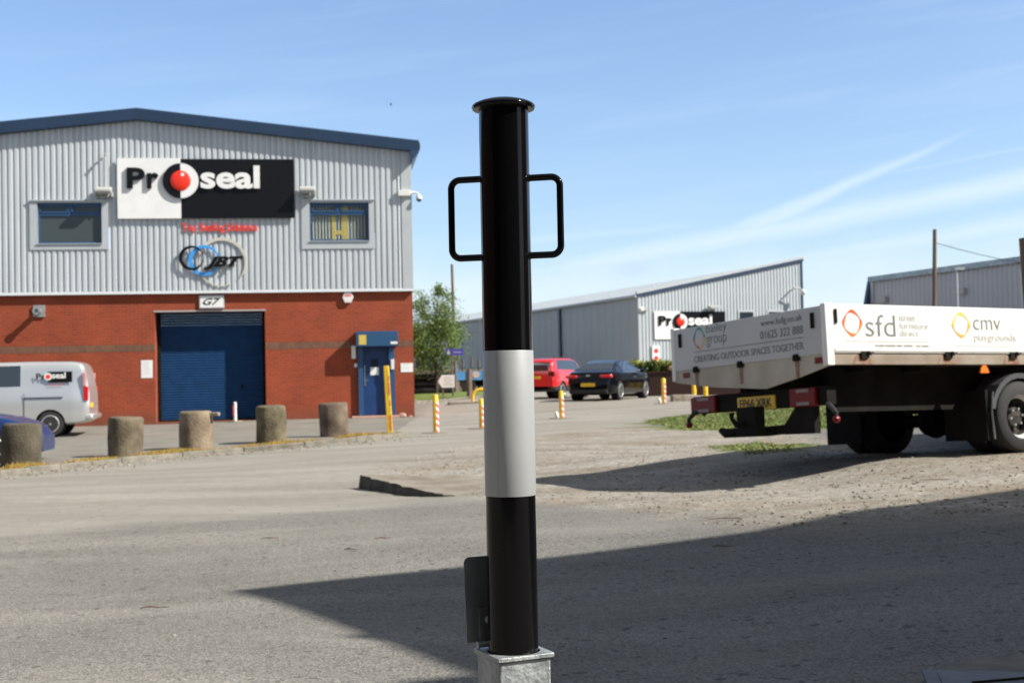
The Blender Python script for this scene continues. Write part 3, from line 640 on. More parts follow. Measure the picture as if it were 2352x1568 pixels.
# the big sign
def proseal(parent, x0, x1, zb, zt, fr_, yb, sc_=1., depth=.06, tray=False):
    """white half, black half, lettering and the round O; coordinates in the parent's frame"""
    W_ = x1-x0; H_ = zt-zb; xm = x0+W_*.355
    MB().box(x0, xm, yb-.05*sc_, yb, zb, zt).build('white_panel', M['white'], parent)
    MB().box(xm, x1, yb-.05*sc_, yb, zb, zt-.012*H_).build('black_panel', M['signblk'], parent)
    yf = yb-.05*sc_; g = .012*sc_; X_ = lambda t: x0+t*W_; Z_ = lambda t: zb+t*H_
    for s_, a, b, c, d, m_ in (('P', .0535, .155, .495, .838, M['signblk']), ('r', .1665, .232, .495, .752, M['signblk'])): text(s_, m_, parent, X_(a), X_(b), Z_(c), Z_(d), yf-g, depth*sc_, bold=.032)
    text('seal', M['white'], parent, X_(.467), X_(.803), Z_(.488), Z_(.873), yf-g, depth*sc_, bold=.030)
    cx, cz, ro_, ri_ = xm, Z_(.62), H_*.290, H_*.165
    lb = ring_plate(cx, cz, ro_, ri_*.9, yf-g, depth*sc_, 90, 270, 32); lb.build('ring_left', M['signblk'], parent)
    rb = ring_plate(cx, cz, ro_, ri_*.9, yf-g, depth*sc_, -90, 90, 32); rb.build('ring_right', M['white'], parent)
    rm_ = Matrix.Translation((cx, yf-g-.03*sc_, cz)) @ Matrix.Rotation(R(90), 4, 'X')
    rd_ = MB().lathe([(ri_, 0), (ri_, .05*sc_), (ri_*.92, .065*sc_), (ri_*.6, .085*sc_), (ri_*.02, .095*sc_)], 40, rm_).build('red_ball', M['red'], parent, smooth=50)
    disc(MB(), cx+ri_*.22, cz+ri_*.60, ri_*.17, yf-g-.11*sc_, .01).build('glint', M['white'], parent)
    return xm
S1 = on_unit('company_sign', -6.24, 0, 6.22, 'large black and white company sign with red ball on the silver cladding', 'sign')
proseal(S1, -2.65, 2.64, 0, 1.84, 0, -.06)
S2 = on_unit('tagline_sign', -5.87, 0, 5.80, 'red tagline lettering on the cladding under the big sign', 'sign')
text('Tray', M['signred'], S2, -1.13, -.70, -.035, .27, -.025, .03, bold=.02); text('Sealing', M['signred'], S2, -.60, .15, -.035, .27, -.025, .03, bold=.02); text('Solutions', M['signred'], S2, .22, 1.13, .03, .27, -.025, .03, bold=.02)
S3 = on_unit('ring_logo_sign', -6.0, 0, 4.1, 'logo of three interlocking rings with black italic letters on the cladding', 'sign')
ring_plate(.17, .77, .755, .685, -.02, .03, -42, 292, 60, taper=lambda t: .35+1.1*abs(math.sin(min(1, t*1.15)*math.pi))**.8).build('stone_ring', M['beige'], S3)
ring_plate(-.34, .83, .475, .375, -.052, .03, 10, 345, 52, taper=lambda t: .4+.75*math.sin(t*math.pi)).build('blue_ring', M['cyan'], S3)
ring_plate(-.71, .91, .375, .305, -.084, .03, 0, 359.9, 52, taper=lambda t: .30+1.2*abs(math.sin((t-.02)*math.pi))**1.5).build('black_ring', M['signblk'], S3)
text('JBT', M['signblk'], S3, -.36, .84, .53, .95, -.116, .04, bold=.06, shear=.45)
S4 = on_unit('unit_number_sign', -6.155, 0, 3.47, 'small white unit number plate G7 above the roller door', 'sign')
MB().box(-.375, .375, .03, .075, 0, .40).build('plate', M['trim'], S4, bevel=.004); text('G7', M['signblk'], S4, -.26, .27, .10, .31, .024, .006, bold=.02, shear=.4); MB().box(-.345, .345, .022, .03, .03, .37).build('plate_face', M['white'], S4)
def floodlight(x, z, lb):
    e_ = on_unit('floodlight', x, -.02, z, lb, 'floodlight', 'floodlights above the windows')
    MB().prism([(-.40, .02), (-.40, .10), (-.10, .20), (-.04, .20), (-.04, .10), (-.08, .02)], -.23, .23, 'x').build('housing', M['grey'], e_, bevel=.012)
    MB().prism([(-.36, -.02), (-.36, .015), (-.10, .015), (-.10, -.02)], -.20, .20, 'x').build('glass', M['slat'], e_)
    MB().box(-.26, -.22, -.22, .0, -.10, .03).box(.22, .26, -.22, .0, -.10, .03).box(-.10, .10, -.10, .02, -.14, -.08).build('bracket', M['grey'], e_)
floodlight(-9.28, 6.98, 'grey floodlight above the left window, left of the big sign'); floodlight(-3.20, 7.0, 'grey floodlight above the right window with the blinds')
e_ = on_unit('small_camera', -9.25, -.05, 8.15, 'tiny camera high on the cladding left of the big sign', 'camera'); MB().tube([(0, 0, 0), (0, -.10, .02), (0.02, -.22, -.03)], [.03, .035, .045], 10).build('body', M['grey'], e_)
MB().tube([(0, .02, -.02), (0, .02, -1.0)], .012, 6).build('cable', M['pvc'], e_)
e_ = on_unit('security_camera', -.12, -.02, 5.72+1.158, 'white dome camera on an arm at the right corner of the cladding', 'camera')
MB().box(-.28, .10, -.12, .0, .02, .20).build('junction_box', M['pvc'], e_, bevel=.01); MB().tube([(.08, -.06, .11), (.24, -.06, .13), (.33, -.06, .11), (.37, -.06, .03)], [.05, .035, .03, .03], 10).build('arm', M['pvc'], e_)
MB().lathe([(.03, .05), (.07, .03), (.10, -.03), (.10, -.08)], 20, Matrix.Translation((.37, -.06, 0))).build('shroud', M['pvc'], e_); MB().lathe([(.085, -.08), (.08, -.12), (.05, -.155), (.01, -.17)], 20, Matrix.Translation((.37, -.06, 0))).build('dome', M['glass'], e_)
e_ = on_unit('alarm_box', -2.01, .09, 3.59, 'white hexagonal alarm box high on the brick, right of the roller door', 'alarm box')
MB().prism([(-.17, .17), (-.10, .0), (.10, .0), (.17, .17), (.10, .33), (-.10, .33)], 0, -.10, 'y').build('cover', M['pvc'], e_, bevel=.012); MB().box(-.10, .10, -.106, -.10, .20, .24).build('label_strip', M['signred'], e_)
e_ = on_unit('wall_vent', -11.25, .09, 3.28, 'square metal flue vent on the brick wall above the silver van', 'vent')
MB().box(-.17, .17, -.06, 0, 0, .35).build('plate', M['galv'], e_, bevel=.006); MB().lathe([(.085, 0), (.085, .34), (.115, .34), (.115, .38), (.06, .38), (.06, .30)], 20, Matrix.Translation((0, -.02, .17)) @ Matrix.Rotation(R(90), 4, 'X')).build('flue', M['galv'], e_)
def wallplate(name, x0, x1, z0, z1, lb, cat='sign', lines=0, y=.09, th=.012):
    e_ = on_unit(name, (x0+x1)/2, y, z0, lb, cat); hw = (x1-x0)/2; H_ = z1-z0
    MB().box(-hw, hw, -th, 0, 0, H_).build('board', M['white'], e_, bevel=.003)
    if lines:
        q = MB()
        for k in range(lines): zz = H_*(.88-.75*k/max(1, lines)); q.box(-hw*.7, hw*random.uniform(.2, .7), -th-.002, -th, zz-.012, zz)
        q.build('print', M['greyL'], e_)
    return e_
wallplate('safety_notice', -8.29, -7.95, 1.38, 1.92, 'tall white notice on the brick, left of the roller door', lines=6)
wallplate('door_notice', -.41, -.03, 1.40, 1.68, 'small white notice right of the blue door, at the brick corner', lines=2)
e_ = on_unit('meter_box', -1.865, .09, 1.85, 'slim grey-white box on the brick at the upper left of the blue door', 'box'); MB().box(-.065, .065, -.09, 0, 0, .40).build('case', M['pvc'], e_, bevel=.008)
e_ = on_unit('door_bell', -1.80, .09, 1.58, 'small white bell push left of the blue door, below the meter box', 'door bell'); MB().box(-.05, .05, -.05, 0, 0, .12).build('case', M['pvc'], e_, bevel=.008)
e_ = on_unit('entry_keypad', -.67, -.02, 1.49, 'small white entry box on the right frame of the blue door', 'keypad'); MB().box(-.05, .05, -.05, 0, 0, .32).build('case', M['pvc'], e_, bevel=.008)
for dx, s_, lb in ((-.40, .15, 'larger stone lying right of the blue door step'), (-.14, .07, 'small stone between the doorstep and the brick corner')):
    q = UM @ Vector((dx, -.12, 0)); mb = MB(); mb.lathe([(s_*.5, 0), (s_, s_*.3), (s_*.8, s_*.8), (s_*.3, s_)], 12, jit=.04); tag(mb.build('loose_stone', M['step'], loc=(q.x, q.y, gz(q.x, q.y)-.01)), lb, 'stone')
# ------------------------------------------------------------------ grey warehouse behind
B2 = P(1465, 679, 70); g2 = gz(B2.x, B2.y); z2 = lambda zr: zr+EYE-g2
wh = empty('grey_warehouse', (B2.x, B2.y, g2), R(20.73), 'long grey metal warehouse with a mono-pitch roof behind the black and red cars', 'building')
M2 = Matrix.Translation((B2.x, B2.y, g2)) @ Matrix.Rotation(R(20.73), 4, 'Z')
ez = z2(4.2276); sl2 = 1.98/10.23; LEN = 60
def ribs2(x0, x1, pitch, zf, m_, nm, holes=()):
    mb = MB(); x = x0; dp = .035
    while x < x1-1e-6:
        b = min(x+pitch, x1)
        pts = [(x, 0), (x+pitch*.35, 0), (x+pitch*.45, -dp), (x+pitch*.9, -dp), (x+pitch, 0)]
        for (a, ya), (c, yc) in zip(pts, pts[1:]):
            mb.quad((a, ya, 0), (c, yc, 0), (c, yc, zf(c)), (a, ya, zf(a)))
        x += pitch
    return mb.build(nm, m_, wh, smooth=0)
ribs2(.15, 10.15, .20, lambda x: ez+sl2*x-.06, M['clad2'], 'gable_cladding')
sw = MB(); n_ = 60
for k in range(n_):
    a, b = LEN*k/n_, LEN*(k+1)/n_
    sw.quad((0, a, 0), (0, a+.12, 0), (0, a+.12, ez), (0, a, ez)); sw.quad((0, a+.12, 0), (-.02, a+.16, 0), (-.02, a+.16, ez), (0, a+.12, ez)); sw.quad((-.02, a+.16, 0), (-.02, b-.04, 0), (-.02, b-.04, ez), (-.02, a+.16, ez)); sw.quad((-.02, b-.04, 0), (0, b, 0), (0, b, ez), (-.02, b-.04, ez))
sw.build('side_cladding', M['skin'], wh, smooth=0)
MB().box(-.02, .14, -.05, .02, 0, ez).build('corner_flashing', M['trim'], wh)
MB().box(10.15, 10.27, -.07, .3, 0, ez+sl2*10.2).build('dark_corner_trim', M['blue'], wh)
MB().quad((10.2, 0, 0), (10.2, LEN, 0), (10.2, LEN, ez+sl2*10.2), (10.2, 0, ez+sl2*10.2)).build('far_wall', M['skin'], wh)
rf = MB(); x = -.15
while x < 10.2: rf.box(x, x+.80, -.10, LEN, 0, .03, Matrix.Translation((0, 0, ez+.04)) @ Matrix.Rotation(-math.atan(sl2), 4, 'Y')); x += .86
rf.build('roof', M['roofs'], wh)
vg_ = MB(); rmx = Matrix.Translation((0, 0, ez)) @ Matrix.Rotation(-math.atan(sl2), 4, 'Y'); vg_.box(-.1, 10.5, -.13, -.03, -.04, .10, rmx); vg_.build('verge_trim', M['blue'], wh)
vg_ = MB().box(-.1, 10.5, -.16, .05, .105, .23, rmx); vg_.build('verge_capping', M['trim'], wh)
MB().tube([(-.14, -.1, ez-.02), (-.14, LEN, ez-.02)], .09, 8).build('gutter', M['trim'], wh)
for k in (10.6,): MB().box(-.16, -.03, k-.12, k+.12, 0, ez-.05).build('downpipe', M['blue'], wh)
bl = [(1.3+i*1.9, yy) for i, yy in enumerate((.8, 2.6, 1.2, 3.0, 1.6))]
for i, (x_, y_) in enumerate(bl): MB().lathe([(.06, 0), (.06, .07), (.03, .10)], 10, Matrix.Translation((x_, y_*4, ez+sl2*x_+.06))).build('roof_vent', M['roofs'], wh)
for (a, b, c, d) in ((6.16, 7.02, 2.35, 3.34), (8.02, 8.90, 2.35, 3.34)):
    wo = MB().box(a-.10, b+.10, -.06, 0, z2(c)-.1, z2(d)+.10).build('window', M['trim'], wh); MB().box(a, b, -.075, -.06, z2(c), z2(d)).build('pane', M['glass'], wo)
def on_wh(name, x, y, z, lb, cat): return empty(name, M2 @ Vector((x, y, z)), R(20.73), lb, cat)
S5 = on_wh('company_sign', 3.07, -.04, z2(1.89), 'smaller black and white company sign with red ball on the grey warehouse', 'sign'); proseal(S5, -2.16, 2.16, 0, 1.50, 0, -.02, .8)
e_ = on_wh('floodlight', 4.45, -.04, z2(3.48), 'floodlight over the black half of the far company sign', 'floodlight'); MB().prism([(-.45, .08), (-.45, .16), (-.1, .22), (-.1, .12)], -.35, .35, 'x').build('housing', M['grey'], e_); MB().box(-.30, -.24, -.35, 0, -.05, .12).build('bracket', M['grey'], e_)
e_ = on_wh('security_camera', .12, -.04, z2(3.42), 'white camera on the left corner of the grey warehouse', 'camera'); MB().box(.05, .38, -.14, 0, .0, .16).build('junction_box', M['grey'], e_); MB().lathe([(.04, .1), (.15, .02), (.15, -.1), (.05, -.2)], 14, Matrix.Translation((-.08, -.2, .1))).build('dome', M['pvc'], e_)
e_ = on_wh('security_camera', 9.75, -.04, z2(4.35), 'white camera on an arm near the top right edge of the grey warehouse', 'camera'); MB().tube([(-.35, 0, .15), (-.35, -.5, .28), (-.05, -.55, .28), (.15, -.55, .15)], .045, 8).build('arm', M['grey'], e_); MB().lathe([(.04, .1), (.14, .02), (.14, -.1), (.05, -.2)], 14, Matrix.Translation((.18, -.55, .1))).build('dome', M['pvc'], e_)
e_ = on_wh('fire_notice', .95, -.04, z2(-.45), 'narrow white and red notice board at the left end of the far warehouse wall', 'sign'); MB().box(-.22, .22, -.08, 0, 0, 2.0).build('board', M['white'], e_); disc(disc(MB(), 0, 1.72, .13, -.08, .01), 0, 1.32, .13, -.08, .01).build('red_symbol', M['signred'], e_)
e_ = on_wh('hazard_notice', .35, -.04, z2(.35), 'small yellow and white notices beside the narrow red and white board', 'sign'); MB().box(-.02, .30, -.05, 0, 0, .36).build('yellow_board', M['yelb'], e_); MB().box(-.38, -.06, -.05, 0, 0, .30).build('white_board', M['white'], e_)
# ------------------------------------------------------------------ second warehouse at the right
B3 = P(2005, 646, 62); g3 = gz(B3.x, B3.y); h3 = B3.z-g3; th3 = R(-70.93)
w3 = empty('distant_warehouse', (B3.x, B3.y, g3), th3, 'pale grey warehouse showing above the truck bed at the far right', 'building')
mb = MB(); x = 0.
while x < 34:
    for a, b, ya, yb in ((0, .13, 0, 0), (.13, .16, 0, -.03), (.16, .27, -.03, -.03), (.27, .30, -.03, 0)): mb.quad((x+a, ya, 0), (x+b, yb, 0), (x+b, yb, h3), (x+a, ya, h3))
    x += .30
mb.build('wall_cladding', mat('lilac_grey_sheet', (.49, .51, .545), .6, .0, var=.04, vscale=.3), w3, smooth=0)
MB().box(-.12, .12, -.08, .0, 0, h3).build('corner_flashing', M['trim'], w3); MB().prism([(.02, h3+.1), (-.06, h3+.1), (-.34, h3-1.1), (-.8, h3-3.), (.02, h3-3.)], -.35, -.14, 'x').build('side_flashing', M['blue'], w3)
MB().box(-.2, 34, -.16, .1, h3-.02, h3+.22).build('roof_edge', M['galvd'], w3)
MB().prism([(0, h3-.1), (0, h3+.15), (9, h3-1.6+2.6), (9, h3-1.7+2.4)], -.25, 34, 'x').build('roof', M['roofs'], w3)
MB().prism([(.0, 0), (0, h3), (9, h3+.9), (18, h3), (18, 0)], -.15, -.11, 'x').build('gable_wall', M['blue'], w3)
for x_ in (1.0, 6.6): MB().box(x_-.22, x_+.22, -.22, -.03, h3-1.05, h3-.80).build('wall_lamp', M['grey'], w3)
pm = MB().prism([(-2.4, h3-2.72), (-2.4, h3-2.60), (-.02, h3-2.30), (-.02, h3-2.44)], 5.0, 16., 'x').build('canopy', M['galvd'], w3)
for k in range(6): MB().box(5.1+k*2.1, 5.22+k*2.1, -2.35, -2.2, 0, h3-2.65).build('canopy_post', M['galvd'], w3)
# ------------------------------------------------------------------ the black and white bollard in its galvanised socket
bt, bb = P(1156, 234, 2.45), P(1179.5, 1492, 2.45)
ax = (bt-bb); HB = ax.length; up = ax.normalized(); fx = Vector((1, 0, 0)); fx = (fx-up*fx.dot(up)).normalized(); fy = up.cross(fx)
BM = Matrix((( fx.x, fy.x, up.x, bb.x), (fx.y, fy.y, up.y, bb.y), (fx.z, fy.z, up.z, bb.z), (0, 0, 0, 1)))
bol = empty('removable_bollard', None, label='tall glossy black bollard with a silver band and two side handles', cat='bollard', mtx=BM)
RB = .0465; sc_h = HB/1258.0                     # metres per photo unit up the post
zu = lambda y: (1492-y)*sc_h
MB().lathe([(RB, -.12), (RB, zu(244))], 96).build('post', M['black'], bol)
tp = MB().lathe([(RB+.0006, zu(1139)), (RB+.0009, zu(1138)), (RB+.0009, zu(810)), (RB+.0006, zu(809))], 96, cap=False).build('reflective_band', M['tape'], bol)
a_ = R(-118); MB().prism([((RB+.0012)*math.cos(a_+i*.0045), (RB+.0012)*math.sin(a_+i*.0045)) for i in range(0, 6)]+[(RB*math.cos(a_+i*.0045), RB*math.sin(a_+i*.0045)) for i in range(5, -1, -1)], zu(1138.5), zu(809.5), 'z').build('tape_seam', M['tape'], tp)
CR = .0598; zc = zu(248)
MB().lathe([(RB*.9, zc-.004), (CR*.86, zc-.0045), (CR*.965, zc-.004), (CR, zc+.0005), (CR*.992, zc+.003), (CR*.93, zc+.0065), (CR*.78, zc+.0105), (CR*.55, zc+.0145), (CR*.3, zc+.0168), (.0005, zc+.0175)], 96).build('cap', M['black'], bol, smooth=50)
def handle(sg, yt, yb_, out):
    r = .0050*2.0/2; w_ = .1050; rr = .017; pts = []
    zt_, zb_ = zu(yt), zu(yb_)
    pts.append((sg*(RB-.006), zt_)); 
    for k in range(9): a = R(90-90*k/8); pts.append((sg*(w_-rr+rr*math.cos(a)), zt_-rr+rr*math.sin(a)))
    for k in range(9): a = R(-90*k/8); pts.append((sg*(w_-rr+rr*math.cos(a)), zb_+rr+rr*math.sin(a)))
    pts.append((sg*(RB-.006), zb_)); 
    return [(x, 0, z) for x, z in pts]
RZ = Matrix.Rotation(R(-14), 4, 'Z')
for sg, yt, yb_ in ((-1, 410, 592), (1, 414, 592)):
    mb = MB().tube([RZ @ Vector(p) for p in handle(sg, yt, yb_, 330)], .0064, 16)
    for zz in (zu(yt), zu(yb_)): mb.lathe([(.0056, .006), (.0075, .0022), (.010, -.0015)], 16, RZ @ Matrix.Translation((sg*(RB-.002), 0, zz)) @ Matrix.Rotation(R(90)*sg, 4, 'Y'), cap=False)
    mb.build('handle', M['black'], bol, smooth=50)
# socket
hs = .0517; SZ = Matrix.Rotation(R(25), 4, 'Z'); gzb = gz(bb.x, bb.y)
skt = empty('bollard_socket', None, label='square galvanised steel socket box holding the tall black bollard upright', cat='ground socket', mtx=Matrix.Translation((bb.x, bb.y, gzb)) @ BM.to_3x3().to_4x4() @ SZ)
ht = (bb.z-gzb); off = -Vector((up.x, up.y, 0))/up.z*ht*1.0
skt.location = (bb.x+off.x, bb.y+off.y, gzb)
MB().box(-hs, hs, -hs, hs, -.05, ht-.008).build('box', M['galv'], skt, bevel=.004)
# collar plate with a round hole
pl = MB(); n_ = 64; ro2 = hs+.0062; hr = RB+.0022
for z_ in (ht-.008, ht):
    for k in range(n_):
        a = 2*math.pi*k/n_; c_, s_ = math.cos(a), math.sin(a); m_ = ro2/max(abs(c_), abs(s_)); m_ = min(m_, ro2*1.38)
        pl.v.append(Vector((hr*c_, hr*s_, z_))); pl.v.append(Vector((m_*c_, m_*s_, z_)))
for k in range(n_):
    j_ = (k+1) % n_; a, b, c, d = 2*k, 2*k+1, 2*j_+1, 2*j_; o_ = 2*n_
    pl.f += [(a+o_, b+o_, c+o_, d+o_), (a, d, c, b), (b, b+o_, c+o_, c), (a, d, d+o_, a+o_)]
pl.build('top_plate', M['galv'], skt, smooth=30, bevel=.0012)
lid = MB().prism([(-.073, 0), (.045, 0), (.045, .150), (.042, .156), (.036, .158), (-.064, .158), (-.070, .155), (-.073, .149)], 0, .003, 'y').build('hinged_lid', M['lidz'], skt, mtx=Matrix.Translation((-.0, hs-.004, ht+.012)) @ Matrix.Rotation(R(-3), 4, 'X'))
hg = MB().box(-.048, .020, -.004, -.0005, 0, .062).build('hinge_leaf', M['lidz'], lid, bevel=.0006)
MB().tube([(-.052, -.006, -.005), (.024, -.006, -.005)], .0050, 14).tube([(-.055, -.006, -.005), (-.052, -.006, -.005)], .0072, 14).build('hinge_pin', M['galv'], lid)
MB().lathe([(.007, 0), (.007, .002), (.003, .004)], 16, Matrix.Translation((-.030, -.004, .040)) @ Matrix.Rotation(R(90), 4, 'X')).build('rivet', M['galv'], lid)
# ------------------------------------------------------------------ tipper truck
T0, T1 = P(1906, 810.3, 11.8), P(1548, 853, 13.9); Tt = P(2352, 812.5, 12.99)
F_ = (Tt-T0).normalized(); Rr = (T1-T0); WID = 2.40; Rr = (Rr-F_*Rr.dot(F_)).normalized(); U_ = F_.cross(Rr)
BH = .966
TM = Matrix(((F_.x, Rr.x, U_.x, 0), (F_.y, Rr.y, U_.y, 0), (F_.z, Rr.z, U_.z, 0), (0, 0, 0, 1))); T0b = T0-U_*BH
TM = Matrix.Translation(T0b) @ TM
trk = empty('flatbed_truck', None, label='white dropside flatbed truck with lettered sides, seen from its rear corner', cat='truck', mtx=TM)
BL = 5.0
def part(mb, n, m, par=None, bevel=0., smooth=35): return mb.build(n, m, par or trk, bevel=bevel, smooth=smooth)
# side panels (two lengths), tailgate, headboard
sp = part(MB().box(.05, BL, 0, .03, BH+.0, BH+.447), 'side_panel', M['bedw'], bevel=.006)
part(MB().box(.06, BL, -.008, 0, BH+.018, BH+.045), 'bottom_lip', M['bedw'], sp)
part(MB().box(.05, BL, WID-.03, WID, BH+.0, BH+.447), 'side_panel', M['bedw'], bevel=.006)
tg = part(MB().box(-.03, 0, .03, WID-.03, BH-.004, BH+.435), 'tailgate', mat('tailgate_panel', (.50, .505, .505), .4, var=.04, vscale=2), bevel=.006)
for y_ in (-.003, WID-.062): part(MB().box(-.035, .055, y_, y_+.065, BH-.11, BH+.452), 'corner_post', M['bedw'], bevel=.008)
part(MB().box(.075, .10, -.014, .0, BH+.27, BH+.40), 'catch', M['chas'], sp); part(MB().box(-.045, -.03, .15, .19, BH+.24, BH+.38), 'catch', M['chas'], tg); part(MB().box(-.045, -.03, WID-.19, WID-.15, BH+.24, BH+.38), 'catch', M['chas'], tg)
part(MB().box(.06, BL, .02, WID-.02, BH-.03, BH+.01), 'bed_floor', M['alum'])
rl = part(MB().box(.03, BL, .012, .06, BH-.105, BH-.012), 'side_rail', M['alum'], bevel=.004); part(MB().box(.03, BL, WID-.06, WID-.012, BH-.105, BH-.012), 'side_rail', M['alum'])
for x_ in (.42, 1.48, 2.36, 3.4, 4.4):
    hg = part(MB().box(x_-.05, x_+.03, -.012, .02, BH-.05, BH+.012).tube([(x_+.02, -.012, BH+.0), (x_+.075, -.012, BH+.0)], .020, 10), 'hinge', M['chas'], sp)
    part(MB().lathe([(.018, 0), (.018, .02), (.01, .026)], 12, Matrix.Translation((x_+.06, -.016, BH)) @ Matrix.Rotation(R(90), 4, 'X')), 'hinge_pin', M['chrome'], hg)
    part(MB().prism([(x_-.10, BH-.02), (x_+.06, BH-.02), (x_+.10, BH-.100), (x_-.14, BH-.100)], .0085, .0118, 'y'), 'rust_stain', M['rust'], rl)
# tail beam
def at_rear(px_, py_, xo):   # pixel -> truck local on plane x = xo
    r = ray(px_, py_); k = ((T0-Vector((0, 0, EYE)))+F_*xo).dot(F_)/r.dot(F_); return TM.inverted() @ (r*k+Vector((0, 0, EYE)))
# rear crossmember apron under the tailgate
ap = part(MB().prism([(.02, BH+.0), (WID-.02, BH+.0)]+[(at_rear(x_, y_, 0).y, at_rear(x_, y_, 0).z) for x_, y_ in ((1555,879), (1640,889), (1762,893), (1840,866))]+[(.02, BH-.115)], -.02, .0, 'x'), 'rear_apron', mat('grey_apron', (.50, .45, .38), .6, .0, c2=(.38, .33, .27), vscale=2.5))
for y_ in (.42, 1.25, 1.98):
    part(MB().tube([(-.035, y_-.03, BH+.005), (-.035, y_+.03, BH+.005)], .018, 10).box(-.04, -.02, y_-.045, y_+.045, BH-.04, BH+.0), 'tailgate_hinge', M['chas'], tg)
    part(MB().prism([(y_-.03, BH-.02), (y_+.03, BH-.02), (y_+.025, BH-.2), (y_-.02, BH-.2)], -.0235, -.020, 'x'), 'rust_streak', M['rust'], ap)
for y_ in (.12, 2.16): part(MB().box(-.028, -.02, y_-.055, y_+.055, BH-.085, BH-.03), 'red_reflector', M['lamp'], ap)
# lettering on the near side  (x runs forward; text mesh built in x/z, facing -y)
def dia(cx, cz, w_, h_, cols, par, mtx=None, th=.003):
    """skewed diamond loop in colour quadrants"""
    def sq(t, k, ro):   # rounded diamond, radius k, rotated inner loop
        a = 2*math.pi*t+ro; c_, s_ = math.cos(a), math.sin(a); p_ = 1.35; q = (abs(c_)**p_+abs(s_)**p_)**(-1/p_)
        return c_*q*k, s_*q*k
    n_ = 72
    for qi, m_ in enumerate(cols):
        mb = MB(); f0, f1 = qi/len(cols), (qi+1)/len(cols); kk = n_//len(cols)
        for k in range(kk+1):
            t = f0+(f1-f0)*k/kk; ox, oz = sq(t, 1., 0.)
            a = 2*math.pi*t; c_, s_ = math.cos(a), math.sin(a); a2 = a-.42; q = (abs(math.cos(a2))**1.5+abs(math.sin(a2))**1.5)**(-1/1.5); ix, iz = c_*q*.80, s_*q*.80
            mb.v += [Vector((cx+ox*w_/2, 0, cz+oz*h_/2)), Vector((cx+ix*w_/2, 0, cz+iz*h_/2)), Vector((cx+ix*w_/2, -th, cz+iz*h_/2)), Vector((cx+ox*w_/2, -th, cz+oz*h_/2))]
        for k in range(kk):
            for q in range(4): r = (q+1) % 4; i = k*4; mb.f.append((i+q, i+r, i+4+r, i+4+q))
        mb.build('diamond_logo', m_, par, smooth=0, mtx=mtx)
org = mat('orange_vinyl', (.86, .19, .03), .4); ord_ = mat('red_orange_vinyl', (.85, .10, .03), .4); yv = mat('yellow_vinyl', (.80, .58, .06), .4); yo = mat('amber_vinyl', (.85, .38, .05), .4)
SH = .447
# helper: side panel coordinates from photo pixels: t along, z up
def side_t(px_):
    r = ray(px_, 760); a = (r.x/r.y); return (a*T0.y-T0.x)/(F_.x-a*F_.y)
SX = lambda px_: side_t(px_)
MY = Matrix.Translation((0, -.0008, 0))
dia((SX(1936)+SX(1983))/2, BH+.274, SX(1983)-SX(1936), .255, (ord_, ord_, org, org), sp)
text('sfd', M['greyT'], sp, SX(1990), SX(2058), BH+.155, BH+.355, -.0005, .003, bold=-.012)
for s_, z0_, z1_, xe in (('street', .302, .352, 2105), ('furniture', .230, .290, 2133), ('direct', .160, .215, 2111)): text(s_, M['greyL'], sp, SX(2068), SX(xe), BH+z0_, BH+z1_, -.0005, .003, bold=-.014)
part(MB().box(SX(1939), SX(2133), -.003, 0, BH+.108, BH+.111), 'rule_line', M['greyL'], sp)
text('BOLLARDS  ENGINEERED  STREET  FURNITURE  -  CYCLE  PARKING', M['greyL'], sp, SX(2010), SX(2133), BH+.060, BH+.078, -.0005, .003)
dia((SX(2188)+SX(2231))/2, BH+.276, SX(2231)-SX(2188), .255, (yv, yv, yo, yo), sp)
text('cmv', M['greyT'], sp, SX(2238), SX(2300), BH+.232, BH+.330, -.0005, .003, bold=-.014); text('playgrounds', M['greyL'], sp, SX(2238), SX(2333), BH+.105, BH+.192, -.0005, .003, bold=-.012)
part(MB().box(SX(2191), SX(2334), -.003, 0, BH+.072, BH+.075), 'rule_line', M['greyL'], sp)
text('OUTDOOR  SPORTS  EQUIPMENT  SPECIALISTS', M['greyL'], sp, SX(2240), SX(2334), BH+.030, BH+.048, -.0005, .003)
# lettering on the tailgate: local frame with x running from the far side to the near side, facing backwards
TG = Matrix(((0, 1, 0, -.0305), (-1, 0, 0, WID), (0, 0, 1, 0), (0, 0, 0, 1)))
def tg_t(px_, py_):
    r = ray(px_, py_); n_ = F_; k = ((T0-Vector((0, 0, EYE)))-F_*.03).dot(n_)/r.dot(n_); p = r*k+Vector((0, 0, EYE)); q = TM.inverted() @ p; return WID-q.y, q.z
def tgtext(s, m_, p0, p1, h, bold=0., dz=0.):
    x0_, z0_ = tg_t(*p0); x1_, z1_ = tg_t(*p1); zz = (z0_+z1_)/2+dz; text(s, m_, tg, x0_, x1_, zz, zz+h, 0, .003, bold=bold, mtx=TG)
ga = M['greyT']; Sx = lambda x, y: ((2650+x/2.4125)*.5742, (1150+y/2.4125)*.5742)
blv, grv, ylv, rdv = mat('blue_vinyl', (.03, .25, .50), .4), mat('green_vinyl', (.04, .30, .20), .4), mat('mustard_vinyl', (.65, .48, .05), .4), mat('brick_vinyl', (.55, .10, .03), .4)
x0_, z0_ = tg_t(*Sx(300, 590)); x1_, z1_ = tg_t(*Sx(408, 400)); dia((x0_+x1_)/2, (z0_+z1_)/2+.006, x1_-x0_, .235, (grv, blv, rdv, ylv), tg, TG)
tgtext('bailey', ga, Sx(425, 460), Sx(620, 440), .115, -.014, .0); tgtext('group', ga, Sx(430, 578), Sx(620, 556), .110, -.014, -.0)
tgtext('www.bsfg.co.uk', ga, Sx(948, 372), Sx(1350, 325), .078, 0, -.015); tgtext('01625 322 888', ga, Sx(948, 497), Sx(1358, 445), .078)
